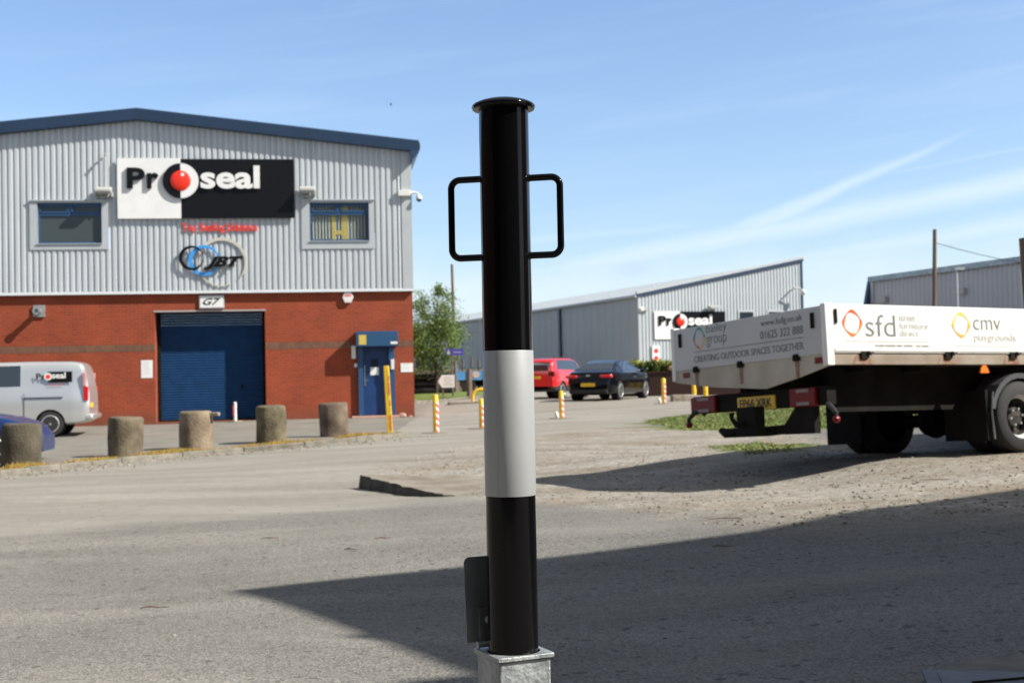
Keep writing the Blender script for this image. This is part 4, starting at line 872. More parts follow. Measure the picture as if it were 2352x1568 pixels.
xa, za = tg_t(*Sx(308, 625)); xb, zb_ = tg_t(*Sx(1358, 478)); MB().box(xa, xb, -.003, 0, (za+zb_)/2-.003, (za+zb_)/2+.003).build('rule_line', ga, tg, mtx=TG)
tgtext('CREATING OUTDOOR SPACES TOGETHER', ga, Sx(308, 728), Sx(1365, 590), .066)
# chassis
for y_ in (.78, 1.55): part(MB().box(.25, BL+1.9, y_, y_+.08, BH-.36, BH-.14), 'chassis_rail', M['chas'])
for x_ in (.5, 1.2, 3.2, 4.3): part(MB().box(x_, x_+.09, .10, WID-.10, BH-.16, BH-.06), 'cross_bearer', M['chas'])
part(MB().box(.3, 3.6, .35, .42, BH-.52, BH-.10), 'side_skirt', M['chas'])
part(MB().box(.55, 1.45, .48, .76, BH-.42, BH-.12), 'tool_locker', M['chas'], bevel=.02)
def truck_wheel(x_, ys_, near=True, rad=.352, wd=.21):
    prof = [(rad*.62, -wd/2), (rad*.93, -wd/2), (rad*.985, -wd/2+.02), (rad, -wd/2+.045), (rad, wd/2-.045), (rad*.985, wd/2-.02), (rad*.93, wd/2), (rad*.62, wd/2)]
    m_ = Matrix.Translation((x_, ys_, rad)) @ Matrix.Rotation(R(90), 4, 'X')
    wl = MB().lathe(prof, 48, m_, cap=False).build('wheel', M['rubber'], trk, smooth=50)
    pr2 = [(rad*.62, wd/2-.005), (rad*.60, wd/2-.03), (rad*.52, wd/2-.06), (rad*.48, wd/2-.13), (rad*.30, wd/2-.14), (rad*.27, wd/2-.09), (rad*.18, wd/2-.08), (.01, wd/2-.07)]
    if not near: MB().lathe([(rad*.62, wd/2-.06), (.01, wd/2-.06)], 30, m_).lathe([(rad*.62, -wd/2+.05), (.01, -wd/2+.05)], 30, m_).build('rim', M['chas'], wl); return wl  # far and inner rims black: their shadow is put into the colour
    MB().lathe(pr2[:3], 40, m_, cap=False).build('rim_edge', M['rim'], wl, smooth=40); q = MB().lathe(pr2[2:], 40, m_, cap=False).build('rim', mat('dirty_shaded_rim', (.018, .016, .014), .8, .0, c2=(.04, .032, .026), vscale=12), wl, smooth=40)  # dirt plus the shade of the recessed wheel centre, both in the colour
    for k in range(8): a = R(45*k); MB().lathe([(.03, 0), (.03, .012)], 12, m_ @ Matrix.Translation((math.cos(a)*rad*.40, math.sin(a)*rad*.40, wd/2-.142))).build('hand_hole', M['chas'], wl)
    nb = MB()
    for k in range(6): a = R(60*k+10); nb.lathe([(.014, 0), (.012, .03)], 6, m_ @ Matrix.Translation((math.cos(a)*rad*.235, math.sin(a)*rad*.235, wd/2-.09)))
    nb.build('wheel_nuts', M['galv'], wl); return wl
XW = 2.50
truck_wheel(XW, .17); truck_wheel(XW, .46, False); truck_wheel(XW, WID-.20, False); truck_wheel(XW, WID-.46, False)
truck_wheel(XW+3.9, .30); truck_wheel(XW+3.9, WID-.30)
part(MB().tube([(XW, .3, .352), (XW, WID-.3, .352)], .07, 12).lathe([(.05, -.16), (.15, -.12), (.19, 0), (.15, .12), (.05, .16)], 20, Matrix.Translation((XW, 1.2, .352)) @ Matrix.Rotation(R(90), 4, 'X')), 'rear_axle', M['chas'])
for y_ in (.33, WID-.33):
    fn = MB(); rr_ = .43
    for k in range(13):
        a0, a1 = R(12+k*156/13), R(12+(k+1)*156/13)
        for w0_, w1_ in ((y_-.27, y_+.27),): fn.quad((XW+math.cos(a0)*rr_, w0_, .352+math.sin(a0)*rr_), (XW+math.cos(a1)*rr_, w0_, .352+math.sin(a1)*rr_), (XW+math.cos(a1)*rr_, w1_, .352+math.sin(a1)*rr_), (XW+math.cos(a0)*rr_, w1_, .352+math.sin(a0)*rr_))
        fn.quad(*[(XW+math.cos(a)*r_, (y_-.27 if y_ < 1 else y_+.27), .352+math.sin(a)*r_) for a, r_ in ((a0, rr_), (a1, rr_), (a1, rr_-.05), (a0, rr_-.05))])
    part(fn, 'mudguard', mat('mudguard_plastic', (.06, .065, .07), .5), smooth=60)
    part(MB().box(XW-.50, XW-.47, y_-.27, y_+.27, .13, .62), 'mud_flap', M['chas'])
part(MB().tube([(XW-.43, .03, .60), (XW-.46, .03, .40), (XW-.44, .03, .14)], .010, 8), 'flap_stay', M['galvd'])
om = part(MB().prism([(SX(2250), BH-.185), (SX(2270), BH-.185), (SX(2267), BH-.14), (SX(2263), BH-.11), (SX(2256), BH-.11), (SX(2252), BH-.14)], .01, .03, 'y'), 'side_marker', M['orange'])
part(MB().box(3.3, 4.5, .10, .65, BH-.56, BH-.12), 'fuel_tank', M['chas'], bevel=.04)
q0, q1 = at_rear(1592, 935, .12), at_rear(1898, 905, .12); zb0 = (q0.z+q1.z)/2
bm_ = part(MB().box(.12, .24, q1.y, q0.y, zb0-.085, zb0+.095), 'tail_beam', M['chas'], bevel=.01)
for (pa, pb), nm in (((1594, 1648), 'tail_light'), ((1822, 1880), 'tail_light')):
    a, b = at_rear(pa, 930, .12).y, at_rear(pb, 905, .12).y; lo, hi = min(a, b), max(a, b)
    tl = part(MB().box(.075, .12, lo, hi, zb0-.088, zb0+.085), nm, M['lamp'], bevel=.012)
    part(MB().box(.068, .076, lo+(hi-lo)*.22, hi-(hi-lo)*.30, zb0+.045, zb0+.075), 'clear_lens', M['lampw'], tl); part(MB().box(.068, .076, lo+(hi-lo)*.22, hi-(hi-lo)*.30, zb0-.075, zb0-.045), 'clear_lens', M['lampw'], tl)
a, b = at_rear(1697, 915, .12), at_rear(1782, 910, .12)
pt = part(MB().box(.10, .118, min(a.y, b.y), max(a.y, b.y), zb0-.085, zb0+.045), 'number_plate', M['plate'])
TP = Matrix(((0, 1, 0, .0995), (-1, 0, 0, max(a.y, b.y)), (0, 0, 1, 0), (0, 0, 0, 1))); PW = abs(a.y-b.y); text('FP66 XRK', M['plateT'], pt, PW*.07, PW*.93, zb0-.062, zb0+.024, 0, .003, bold=.015, mtx=TP)
hy = at_rear(1728, 950, .0).y
tb = part(MB().box(-.10, .02, hy-.17, hy+.13, zb0-.34, zb0-.06), 'tow_plate', M['chas'], bevel=.015)
part(MB().tube([(-.10, hy, zb0-.22), (-.2, hy, zb0-.23), (-.25, hy, zb0-.17), (-.25, hy, zb0-.11)], [.03, .028, .02, .03], 10), 'tow_hook', M['chas'], tb)
y0_, y1_ = at_rear(1655, 970, .15).y, at_rear(1875, 960, .15).y
part(MB().tube([(.15, y0_, zb0-.27), (.15, y0_-.08, zb0-.30), (.17, hy, zb0-.30), (.2, hy-.7, zb0-.27), (.25, y1_+.12, zb0-.25)], [.03, .05, .05, .045, .05], 10), 'under_run_bar', M['chas'])
part(MB().prism([(y1_-.03, zb0-.08), (y1_+.22, zb0-.08), (y1_+.40, zb0-.25), (y1_+.40, zb0-.34), (y1_-.03, zb0-.34)], .10, .17, 'x'), 'under_run_bracket', M['chas'])
for px_, py_, sg in ((1583, 972, 1), (1921, 957, -1)):
    q = at_rear(px_, py_, .05); pts = [(.14, q.y-sg*.16, zb0-.10), (.10, q.y-sg*.16, q.z+.12), (.06, q.y-sg*.08, q.z+.10), (.05, q.y-sg*.0, q.z+.04), (.05, q.y, q.z)]
    ar = part(MB().tube(pts, [.022, .026, .026, .022, .018], 8), 'marker_arm', M['rubber']); part(MB().lathe([(.012, -.03), (.030, -.02), (.034, 0), (.030, .02), (.012, .03)], 16, Matrix.Translation((.05, q.y, q.z-.02)) @ Matrix.Rotation(R(90), 4, 'Y')), 'marker_light', M['lamp'], ar)
# headboard frame and cab
for y_ in (.35, WID-.52): part(MB().box(BL-.06, BL, y_-.03, y_+.03, BH, BH+1.42), 'headboard_post', M['chas'])
part(MB().box(BL-.05, BL-.02, .05, WID-.50, BH+.3, BH+.40).box(BL-.05, BL-.02, .05, WID-.50, BH+.65, BH+.72).box(BL-.05, BL-.02, .05, WID-.50, BH+1.05, BH+1.12), 'headboard_rail', M['chas'])
part(MB().box(BL-.10, BL-.07, WID-.50, WID-.41, BH+.15, BH+1.58), 'headboard_plank', M['wood'])
cb = MB().prism([(BL+.12, .45), (BL+2.05, .45), (BL+2.12, .95), (BL+1.85, 1.35), (BL+1.25, 2.15), (BL+.95, 2.28), (BL+.12, 2.25)], .18, WID-.18, 'y'); cbo = part(cb, 'cab', M['bedw'], bevel=.06)
for y_ in (.165, WID-.18): part(MB().prism([(BL+.45, 1.42), (BL+1.65, 1.38), (BL+1.18, 2.05), (BL+.45, 2.05)], y_, y_+.015, 'y'), 'side_window', M['glass'], cbo)
# ------------------------------------------------------------------ cars
def lerp_tab(t, x):
    if x <= t[0][0]: return t[0][1]
    for (a, va), (b, vb) in zip(t, t[1:]):
        if x <= b: k = (x-a)/(b-a); return va+(vb-va)*k
    return t[-1][1]
def car(name, mtx, paint, Ln, top, belt, bot, half, roofh, glass_side, glass_top, wheels, wr, label, cat, trim=None, lower=None, rim='rim', spokes=10):
    root = empty(name, None, label=label, cat=cat, mtx=mtx); nx_ = int(Ln/.045)
    def T(tab, x):      # smoothed table
        return sum(lerp_tab(tab, x+d)*w_ for d, w_ in ((-.06, .2), (-.03, .2), (0, .2), (.03, .2), (.06, .2)))
    rings = []; K = None
    for i in range(nx_+1):
        x = Ln*i/nx_; tp_, bl_, bo, hw, rw = T(top, x), T(belt, x), T(bot, x), T(half, x), T(roofh, x)
        bl_ = min(bl_, tp_-.012); g = tp_-bl_; r_ = []
        r_ += [(0, bo), (hw*.45, bo), (hw*.86, bo), (hw*.955, bo+.06)]
        for k in range(1, 9): t = k/8; r_.append((hw*(.965+.035*math.sin(math.pi*min(1, t*.95))) - hw*.02*t, bo+.06+(bl_-bo-.06)*t))
        cut_y = hw*.945; e_ = min(1, g/.25); ry = rw if g > .05 else hw*.90
        ry = ry*e_+(hw*.90)*(1-e_)
        for k in range(1, 6): t = k/5; r_.append((cut_y*(1-t)+ry*t, bl_+(g*.86)*t))
        r_ += [(ry*.95, bl_+g*.935), (ry*.86, bl_+g*.972)]
        for k in range(1, 7): t = k/6; r_.append((ry*.86*(1-t), bl_+g*(.972+.028*math.sin(t*math.pi/2))))
        rings.append((x, r_))
    nr = len(rings[0][1]); V_ = []
    for x, r_ in rings:
        for y, z in r_: V_.append([x, y, z])
    def faces_side(sg):
        out = []
        for i in range(nx_):
            for k in range(nr-1):
                a, b, c, d = i*nr+k, i*nr+k+1, (i+1)*nr+k+1, (i+1)*nr+k
                xm = (rings[i][0]+rings[i+1][0])/2; ym = (V_[a][1]+V_[b][1])/2; zm = (V_[a][2]+V_[b][2]+V_[c][2]+V_[d][2])/4; cls = 'body'
                if 12 <= k <= 15 and any(p0 < xm-(zm-lerp_tab(belt, xm))*sl_ < p1 for p0, p1, sl_ in glass_side) and lerp_tab(top, xm)-lerp_tab(belt, xm) > .18: cls = 'gs'
                if k >= 18 and any(p0 < xm < p1 for p0, p1 in glass_top): cls = 'gt' if xm < Ln/2 else 'gf'
                if k <= 6 and any((xm-wx)**2+(zm-wr)**2 < (wr*1.13)**2 for wx in wheels) and ym > .5*rings[i][1][3][0]: cls = 'arch'
                if lower and k <= 5 and zm < lower: cls = 'low' if cls == 'body' else cls
                out.append((cls, (a, b, c, d)))
        return out
    # snap the rim of each wheel arch onto its circle
    fs_ = faces_side(1); ina = {v for c_, f_ in fs_ if c_ == 'arch' for v in f_}; outa = {v for c_, f_ in fs_ if c_ != 'arch' for v in f_}; snap = ina & outa
    bins = {}
    for vi in snap:
        q = V_[vi]; wx = min(wheels, key=lambda w_: abs(w_-q[0])); d = math.hypot(q[0]-wx, q[2]-wr)
        if d > .01 and q[2] > rings[vi//nr][1][0][1]+.01: s_ = wr*1.13/d; q[0] = wx+(q[0]-wx)*s_; q[2] = wr+(q[2]-wr)*s_
    for sg in (1, -1):
        for cls, f_ in fs_: bins.setdefault((cls, sg if cls == 'gs' else 0), []).append((sg, f_))
    def mk(nm, key, m_, par, off=0.):
        if key not in bins: return None
        mb = MB(); mp = {}
        for sg, f_ in bins[key]:
            idx_ = []
            for vi in f_:
                kk = (vi, sg if V_[vi][1] > 1e-6 else 0)
                if kk not in mp: mp[kk] = len(mb.v); mb.v.append(Vector((V_[vi][0], V_[vi][1]*sg, V_[vi][2])))
                idx_.append(mp[kk])
            mb.f.append(tuple(idx_) if sg > 0 else tuple(reversed(idx_)))
        if key[0] == 'body':
            for e2 in (0, nx_):
                loop = [mp.get((e2*nr+k, 1 if V_[e2*nr+k][1] > 1e-6 else 0)) for k in range(nr)]; loop2 = [mp.get((e2*nr+k, -1)) for k in range(nr-2, 0, -1)]
                lp = [q for q in loop+loop2 if q is not None]
                if len(lp) > 4: mb.f.append(tuple(lp))
        return mb.build(nm, m_, par, smooth=38)
    body = mk('body', ('body', 0), paint, root)
    mk('side_glass', ('gs', 1), M['glass'], body); mk('side_glass', ('gs', -1), M['glass'], body); mk('rear_screen', ('gt', 0), M['glass'], body); mk('windscreen', ('gf', 0), M['glass'], body)
    mk('lower_trim', ('low', 0), M['rubber'], body)
    MB().box(.3, Ln-.3, -lerp_tab(half, Ln/2)*.75, lerp_tab(half, Ln/2)*.75, lerp_tab(bot, Ln/2)+.02, lerp_tab(bot, Ln/2)+.35).build('underbody', M['chas'], body)
    for wx in wheels:
        for sg in (1, -1):
            hy_ = lerp_tab(half, wx)*.985*sg; m_ = Matrix.Translation((wx, hy_-sg*.115, wr)) @ Matrix.Rotation(R(-90)*sg, 4, 'X')
            wl = MB().lathe([(wr*.66, .105), (wr*.95, .10), (wr, .07), (wr, -.10), (wr*.9, -.11), (.05, -.11)], 40, m_).build('wheel', M['rubber'], root, smooth=45)
            rm_ = MB(); rm_.lathe([(wr*.67, .106), (wr*.64, .112), (wr*.60, .10), (wr*.58, .03), (wr*.02, .03)], 40, m_, cap=False)
            for k in range(spokes):
                a = 2*math.pi*k/spokes; rm_.box(wr*.10, wr*.62, -.020, .020, .065, .098, m_ @ Matrix.Rotation(a, 4, 'Z'))
            rm_.lathe([(wr*.16, .03), (wr*.16, .10), (wr*.10, .105), (.001, .105)], 16, m_); rm_.build('rim', M[rim], wl, smooth=40)
            MB().lathe([(wr*1.10, -.16), (wr*1.10, .06)], 30, m_, cap=False).lathe([(wr*1.10, -.16), (.05, -.16)], 30, m_, cap=False).build('arch_liner', M['chas'], body)
    return root, body
def ground_frame(px_, py_, depth, head):
    p = P(px_, py_, depth); z_ = gz(p.x, p.y); s_, c_ = math.sin(R(head)), math.cos(R(head))
    f_ = Vector((s_, c_, 0)); h_ = 1.8; a = gz(p.x+f_.x*3, p.y+f_.y*3)-z_; f_.z = a/3; f_.normalize(); r_ = Vector((-f_.y, f_.x, 0)).normalized(); u_ = f_.cross(r_)
    return Matrix(((f_.x, r_.x, u_.x, p.x), (f_.y, r_.y, u_.y, p.y), (f_.z, r_.z, u_.z, z_), (0, 0, 0, 1)))
def box_part(par, nm, m_, x0, x1, y0, y1, z0, z1, bevel=.01, rot=0.):
    return MB().box(x0, x1, y0, y1, z0, z1).build(nm, m_, par, bevel=bevel)
# black coupe  (x from rear bumper forward, +y is its left side)
cm = ground_frame(1352, 918, 45.0, 23.5)
cp_, cbd = car('parked_coupe', cm, M['blkp'], 4.70,
 top=[(0, .62), (.03, .86), (.10, .99), (.55, 1.04), (.62, 1.06), (1.25, 1.31), (1.75, 1.395), (2.25, 1.405), (2.75, 1.35), (3.45, 1.02), (3.9, .96), (4.4, .84), (4.62, .70), (4.70, .55)],
 belt=[(0, .60), (.10, .90), (.6, .97), (1.5, .97), (2.6, .94), (3.4, .93), (3.9, .90), (4.4, .78), (4.7, .5)],
 bot=[(0, .33), (.15, .24), (.6, .19), (4.2, .17), (4.7, .25)], half=[(0, .66), (.08, .78), (.35, .88), (.9, .905), (3.8, .905), (4.3, .85), (4.6, .70), (4.7, .50)],
 roofh=[(0, .6), (.6, .72), (1.3, .60), (1.8, .575), (2.6, .60), (3.3, .72), (4.7, .5)], glass_side=[(1.28, 2.05, .5), (2.12, 3.25, -.55)], glass_top=[(.68, 1.42), (2.62, 3.38)],
 wheels=(.88, 3.72), wr=.335, label='glossy black coupe parked beside the red car, rear number plate towards the camera', cat='car')
for s_ in (1, -1):
    tl = MB().prism([(-.015, .80), (.0, .90), (.30, .92), (.34, .86), (.20, .80)], s_*.50, s_*.80, 'y'); box_part(cbd, 'tail_light', M['carlamp'], -.012, .22, min(s_*.42, s_*.84), max(s_*.42, s_*.84), .795, .895, .03)
    box_part(cbd, 'exhaust_tip', M['chrome'], -.01, .08, s_*.52-.07, s_*.52+.07, .30, .37, .02)
    mr = MB().lathe([(.02, -.12), (.09, -.08), (.10, 0), (.08, .08), (.02, .11)], 12, Matrix.Translation((3.02, s_*1.0, 1.0)) @ Matrix.Rotation(R(90), 4, 'X') @ Matrix.Diagonal((1.1, .75, 1, 1))).box(2.98, 3.04, min(s_*.85, s_*.93), max(s_*.85, s_*.93), .96, .99).build('door_mirror', M['blkp'], cbd)
    MB().tube([(2.25, s_*.905, .80), (2.42, s_*.915, .805)], .013, 6).build('door_handle', M['chrome'], cbd)
    MB().tube([(1.22, s_*.866, .985), (1.7, s_*.874, .985), (2.5, s_*.874, .965), (3.2, s_*.87, .945)], .014, 6).tube([(1.22, s_*.866, .985), (1.45, s_*.79, 1.15), (1.9, s_*.665, 1.30), (2.3, s_*.63, 1.325), (2.75, s_*.68, 1.24), (3.2, s_*.87, .95)], .012, 6).build('window_chrome', M['chrome'], cbd)
box_part(cbd, 'number_plate', M['plate'], -.045, -.02, -.26, .26, .50, .62, .003); box_part(cbd, 'rear_diffuser', M['rubber'], -.02, .2, -.68, .68, .26, .40, .02); box_part(cbd, 'boot_badge', M['chrome'], -.01, .02, -.07, .07, .84, .90, .02)
# red compact SUV
rm2 = ground_frame(1229, 915, 53.0, 25.5)
rc_, rbd = car('parked_compact_car', rm2, M['redp'], 4.23,
 top=[(0, .80), (.02, 1.02), (.10, 1.35), (.22, 1.58), (.5, 1.65), (1.4, 1.675), (2.3, 1.66), (2.75, 1.55), (3.15, 1.18), (3.3, 1.12), (3.9, 1.06), (4.15, .95), (4.23, .7)],
 belt=[(0, .76), (.05, 1.0), (.5, 1.10), (3.0, 1.03), (3.9, 1.0), (4.23, .65)], bot=[(0, .42), (.25, .30), (3.9, .28), (4.23, .38)],
 half=[(0, .80), (.1, .87), (.5, .90), (3.6, .90), (4.05, .84), (4.23, .70)], roofh=[(0, .72), (.3, .68), (2.4, .66), (3.1, .74), (4.2, .6)],
 glass_side=[(.42, 1.12, .35), (1.18, 2.05, 0), (2.12, 2.95, -.5)], glass_top=[(.075, .20), (2.62, 3.12)], wheels=(.82, 3.38), wr=.345, lower=.52,
 label='bright red compact SUV parked behind the black coupe, partly hidden by the big bollard', cat='car', spokes=5)
for s_ in (1, -1):
    box_part(rbd, 'tail_light', M['lamp'], -.005, .16, min(s_*.60, s_*.86), max(s_*.60, s_*.86), .92, 1.12, .02); box_part(rbd, 'bumper_reflector', M['lamp'], -.02, .06, min(s_*.60, s_*.74), max(s_*.60, s_*.74), .45, .52, .01)
box_part(rbd, 'number_plate', M['plate'], -.03, -.005, -.26, .26, .82, .93, .003); box_part(rbd, 'rear_window', M['glass'], .035, .09, -.58, .58, 1.14, 1.40, .04)
MB().box(.6, 2.3, .56, .60, 1.665, 1.70).build('roof_rail', M['rubber'], rbd); MB().box(.6, 2.3, -.60, -.56, 1.665, 1.70).build('roof_rail', M['rubber'], rbd)
# silver van: faces left, so its right side shows; rear corner at the right
vp = P(214, 985, 36.2); vz = gz(vp.x-2, vp.y-1.); hd = -100.5
vm0 = P(206, 1000, 34.6); s_, c_ = math.sin(R(hd)), math.cos(R(hd)); f_ = Vector((s_, c_, 0)); r_ = Vector((-c_, s_, 0)); r_ = Vector((-f_.y, f_.x, 0))
vm = Matrix(((f_.x, r_.x, 0, vm0.x), (f_.y, r_.y, 0, vm0.y), (0, 0, 1, P(130, 1005, 33.6).z), (0, 0, 0, 1)))
vm = vm @ Matrix.Translation((0, -.9, 0))
vn, vb = car('parked_van', vm, M['silver'], 5.34,
 top=[(0, .9), (.02, 1.3), (.07, 1.70), (.18, 1.93), (.45, 1.975), (1.5, 1.985), (3.4, 1.96), (3.7, 1.85), (4.45, 1.30), (4.7, 1.2), (5.15, 1.05), (5.34, .8)],
 belt=[(0, .85), (.05, 1.14), (.5, 1.20), (4.3, 1.16), (5.0, 1.0), (5.34, .7)], bot=[(0, .42), (.12, .34), (.5, .30), (4.9, .28), (5.34, .36)],
 half=[(0, .90), (.08, .955), (.4, .985), (4.7, .985), (5.15, .90), (5.34, .72)], roofh=[(0, .84), (.3, .85), (3.5, .84), (4.4, .86), (5.3, .6)],
 glass_side=[(1.72, 2.85, 0), (3.1, 4.05, -.35)], glass_top=[(3.66, 4.5)], wheels=(.98, 4.28), wr=.335, label='silver van parked along the brick wall, left of the roller door', cat='van', spokes=10)
ys_ = 1.0   # near side is +y (its left side faces the camera when heading left)
for s_ in (1, -1):
    box_part(vb, 'tail_light', M['carlamp'], .015, .13, min(s_*.90, s_*.975), max(s_*.90, s_*.975), .93, 1.30, .012); box_part(vb, 'tail_light_clear', M['pinkl'], .07, .16, min(s_*.88, s_*.965), max(s_*.88, s_*.965), 1.30, 1.66, .012)
box_part(vb, 'rear_bumper', M['silver'], -.09, .30, -.93, .93, .42, .58, .05); box_part(vb, 'number_plate', M['plate'], -.03, -.005, .32, .84, .74, .86, .003)
VT = Matrix(((-1, 0, 0, 0), (0, -1, 0, 0), (0, 0, 1, 0), (0, 0, 0, 1)))       # facing +y side of the van: text x runs to -x
def vbox(nm, m_, x0, x1, z0, z1, y0, y1, par=vb): return MB().box(x0, x1, y0, y1, z0, z1).build(nm, m_, par)
vbox('slide_rail', M['rubber'], .66, 1.62, 1.01, 1.035, .94, .992); vbox('door_seam', M['chas'], 1.618, 1.628, .40, 1.14, .975, .988)
VX = lambda u: -u
def vtext(s, m_, u0, u1, z0, z1, b=.02): text(s, m_, vb, u0, u1, z0, z1, -.953, .006, bold=b, mtx=VT)
MB().box(-1.03, -.42, -.958, -.950, 1.42, 1.70).build('logo_panel', M['signblk'], vb, mtx=VT)
vtext('Pr', M['signblk'], -1.32, -1.10, 1.50, 1.66); text('seal', M['white'], vb, -.92, -.58, 1.52, 1.68, -.959, .006, bold=.02, mtx=VT)
ring_plate(-1.02, 1.57, .095, .05, -.961, .006).build('logo_ring', M['white'], vb, mtx=VT); disc(MB(), -1.02, 1.57, .058, -.965, .006).build('logo_ball', M['red'], vb, mtx=VT)
vtext('tray sealing solutions', M['signred'], -1.02, -.64, 1.33, 1.37, 0)
# blue car at the left edge, nose pointing right
bp_ = P(88, 1040, 22.7); hd = 82; s_, c_ = math.sin(R(hd)), math.cos(R(hd)); f_ = Vector((s_, c_, 0)); r_ = Vector((-c_, s_, 0))
zb_c = gz(bp_.x-1.0, bp_.y+.3)-.02
bm_ = Matrix(((f_.x, r_.x, 0, bp_.x), (f_.y, r_.y, 0, bp_.y), (0, 0, 1, zb_c), (0, 0, 0, 1))) @ Matrix.Translation((-4.1, .88, 0))
bc, bbd = car('parked_hatchback', bm_, M['blup'], 4.10,
 top=[(0, .7), (.05, 1.0), (.3, 1.35), (.7, 1.46), (1.9, 1.48), (2.4, 1.30), (3.0, .88), (3.5, .80), (3.85, .70), (4.03, .56), (4.1, .45)],
 belt=[(0, .65), (.3, .92), (2.6, .84), (3.0, .80), (3.6, .72), (4.0, .54), (4.1, .40)], bot=[(0, .30), (.3, .20), (3.8, .16), (4.1, .20)], half=[(0, .72), (.2, .84), (3.4, .87), (3.8, .80), (4.1, .52)],
 roofh=[(0, .6), (.6, .6), (2.3, .60), (3., .72), (4., .5)], glass_side=[(.5, 1.5, .3), (1.56, 2.60, -.5)], glass_top=[(.06, .35), (2.2, 2.90)], wheels=(.75, 3.30), wr=.31,
 label='blue car nose showing at the left edge behind the nearest concrete cylinder', cat='car')
for s2_ in (1, -1): box_part(bbd, 'headlight', M['lampw'], 3.70, 3.93, min(s2_*.60, s2_*.80), max(s2_*.54, s2_*.80), .50, .63, .04)
# ------------------------------------------------------------------ concrete cylinders along the kerb
cyl = [(48, 1074, 45, 95, 'stained dark concrete cylinder in front of the blue car, leftmost of the row'), (288, 1051, 40, 88, 'second concrete cylinder from the left, right of the silver van rear wheel'),
       (451, 1034, 39, 84, 'pale concrete cylinder with a chipped top and stub, third from the left'), (624, 1018, 35.5, 81, 'smooth greenish concrete cylinder before the right edge of the roller door'), (769, 1004, 34, 75, 'rightmost concrete cylinder of the row, left of the blue door')]
for i, (px_, py_, hw_, hh_, lb) in enumerate(cyl):
    g_ = G(px_, py_); d = g_.y+.31; k = d/FOC; r_ = hw_*k*.985; H_ = hh_*k+.02; q = P(px_, py_, d); z_ = gz(q.x, q.y); e = empty('concrete_cylinder', (q.x, q.y, z_), R(random.uniform(0, 360)), lb, 'bollard', 'old concrete cylinders along the kerb')
    mb = MB(); pr = [(r_*1.0, -.05), (r_*.99, .06), (r_*1.0, H_*.5), (r_*.985, H_*.93), (r_*.95, H_-.01), (r_*.80, H_+.012), (r_*.4, H_+.004), (.01, H_)]; st = len(mb.v)
    mb.lathe(pr, 44, jit=.014+.003*i); cm_ = mb.build('body', mat('cylinder_concrete_%d' % i, [(.055,.046,.031),(.085,.067,.043),(.145,.108,.070),(.072,.062,.037),(.085,.062,.043)][i], .95, c2=[(.11,.093,.064),(.19,.155,.104),(.27,.215,.15),(.18,.15,.092),(.20,.152,.112)][i], vscale=3.2, bump=.8, bscale=26, det=10), e, smooth=50)
    e.rotation_euler = (R((1.5, -1.2, .6, 1.8, -1.6)[i]), R((-.8, 1.4, 0, -1.2, 1.0)[i]), e.rotation_euler.z)
    if i == 2: MB().box(r_*.8, r_+.16, -.06, .05, H_-.10, H_-.02).build('concrete_stub', M['conc'], e, bevel=.015); e.rotation_euler = (0, 0, R(-10))
# ------------------------------------------------------------------ yellow posts
def stripe_mat():
    m = mat('red_white_tape', (.8, .8, .78), .45); n, l, b = nodes_of(m)
    t = n.new('ShaderNodeTexCoord'); s = n.new('ShaderNodeSeparateXYZ'); l.new(t.outputs['Object'], s.inputs[0])
    q = n.new('ShaderNodeMath'); q.operation = 'MULTIPLY_ADD'; l.new(s.outputs[0], q.inputs[0]); q.inputs[1].default_value = 1.3; l.new(s.outputs[2], q.inputs[2])
    w_ = n.new('ShaderNodeMath'); w_.operation = 'PINGPONG'; l.new(q.outputs[0], w_.inputs[0]); w_.inputs[1].default_value = .075
    g_ = n.new('ShaderNodeMath'); g_.operation = 'GREATER_THAN'; l.new(w_.outputs[0], g_.inputs[0]); g_.inputs[1].default_value = .040
    x = n.new('ShaderNodeMix'); x.data_type = 'RGBA'; l.new(g_.outputs[0], x.inputs[0]); x.inputs[6].default_value = (.80, .74, .70, 1); x.inputs[7].default_value = (.75, .07, .025, 1); l.new(x.outputs[2], b.inputs['Base Color']); return m
stm = stripe_mat()
def ypost(px_, pyb, pyt, wpx, lb, lean=0., pad=True, clip=True, name='striped_post', cat='bollard'):
    q = G(px_, pyb); k = q.y/FOC; H_ = (pyb-pyt)*k; r_ = wpx*k/2
    e = empty(name, q, 0, lb, cat, 'yellow posts with red and white tape'); e.rotation_euler = (0, lean, 0)
    MB().lathe([(r_, -.05), (r_, H_-.03), (r_*.8, H_-.01), (r_*.2, H_)], 24).build('post', M['yel'], e)
    a0, a1 = -90, 60; mb = MB(); n_ = 12; zz0, zz1 = .02, H_*.80
    for j_ in range(n_):
        b0, b1 = R(-78+j_*88/n_), R(-78+(j_+1)*88/n_); rr = r_+.004
        mb.quad((math.cos(b0)*rr, math.sin(b0)*rr, zz0), (math.cos(b1)*rr, math.sin(b1)*rr, zz0), (math.cos(b1)*rr, math.sin(b1)*rr, zz1), (math.cos(b0)*rr, math.sin(b0)*rr, zz1))
    mb.build('warning_tape', stm, e, smooth=50)
    if pad: MB().lathe([(.33, -.03), (.33, .012), (.01, .02)], 28).build('concrete_pad', M['kerb'], e)
    if clip: MB().lathe([(.035, -.02), (.05, .0), (.05, .10), (.04, .15), (.01, .17)], 14, Matrix.Translation((-r_-.05, -.04, .02)) @ Matrix.Rotation(R(-12), 4, 'Y')).build('white_float', M['pvc'], e, smooth=60)
    return e
ypost(1001.5, 994, 905.5, 13, 'striped yellow post nearest the red brick corner, right of the leaning post', clip=False)
ypost(1107, 984, 915, 12, 'striped yellow post half hidden behind the left side of the big bollard', clip=False)
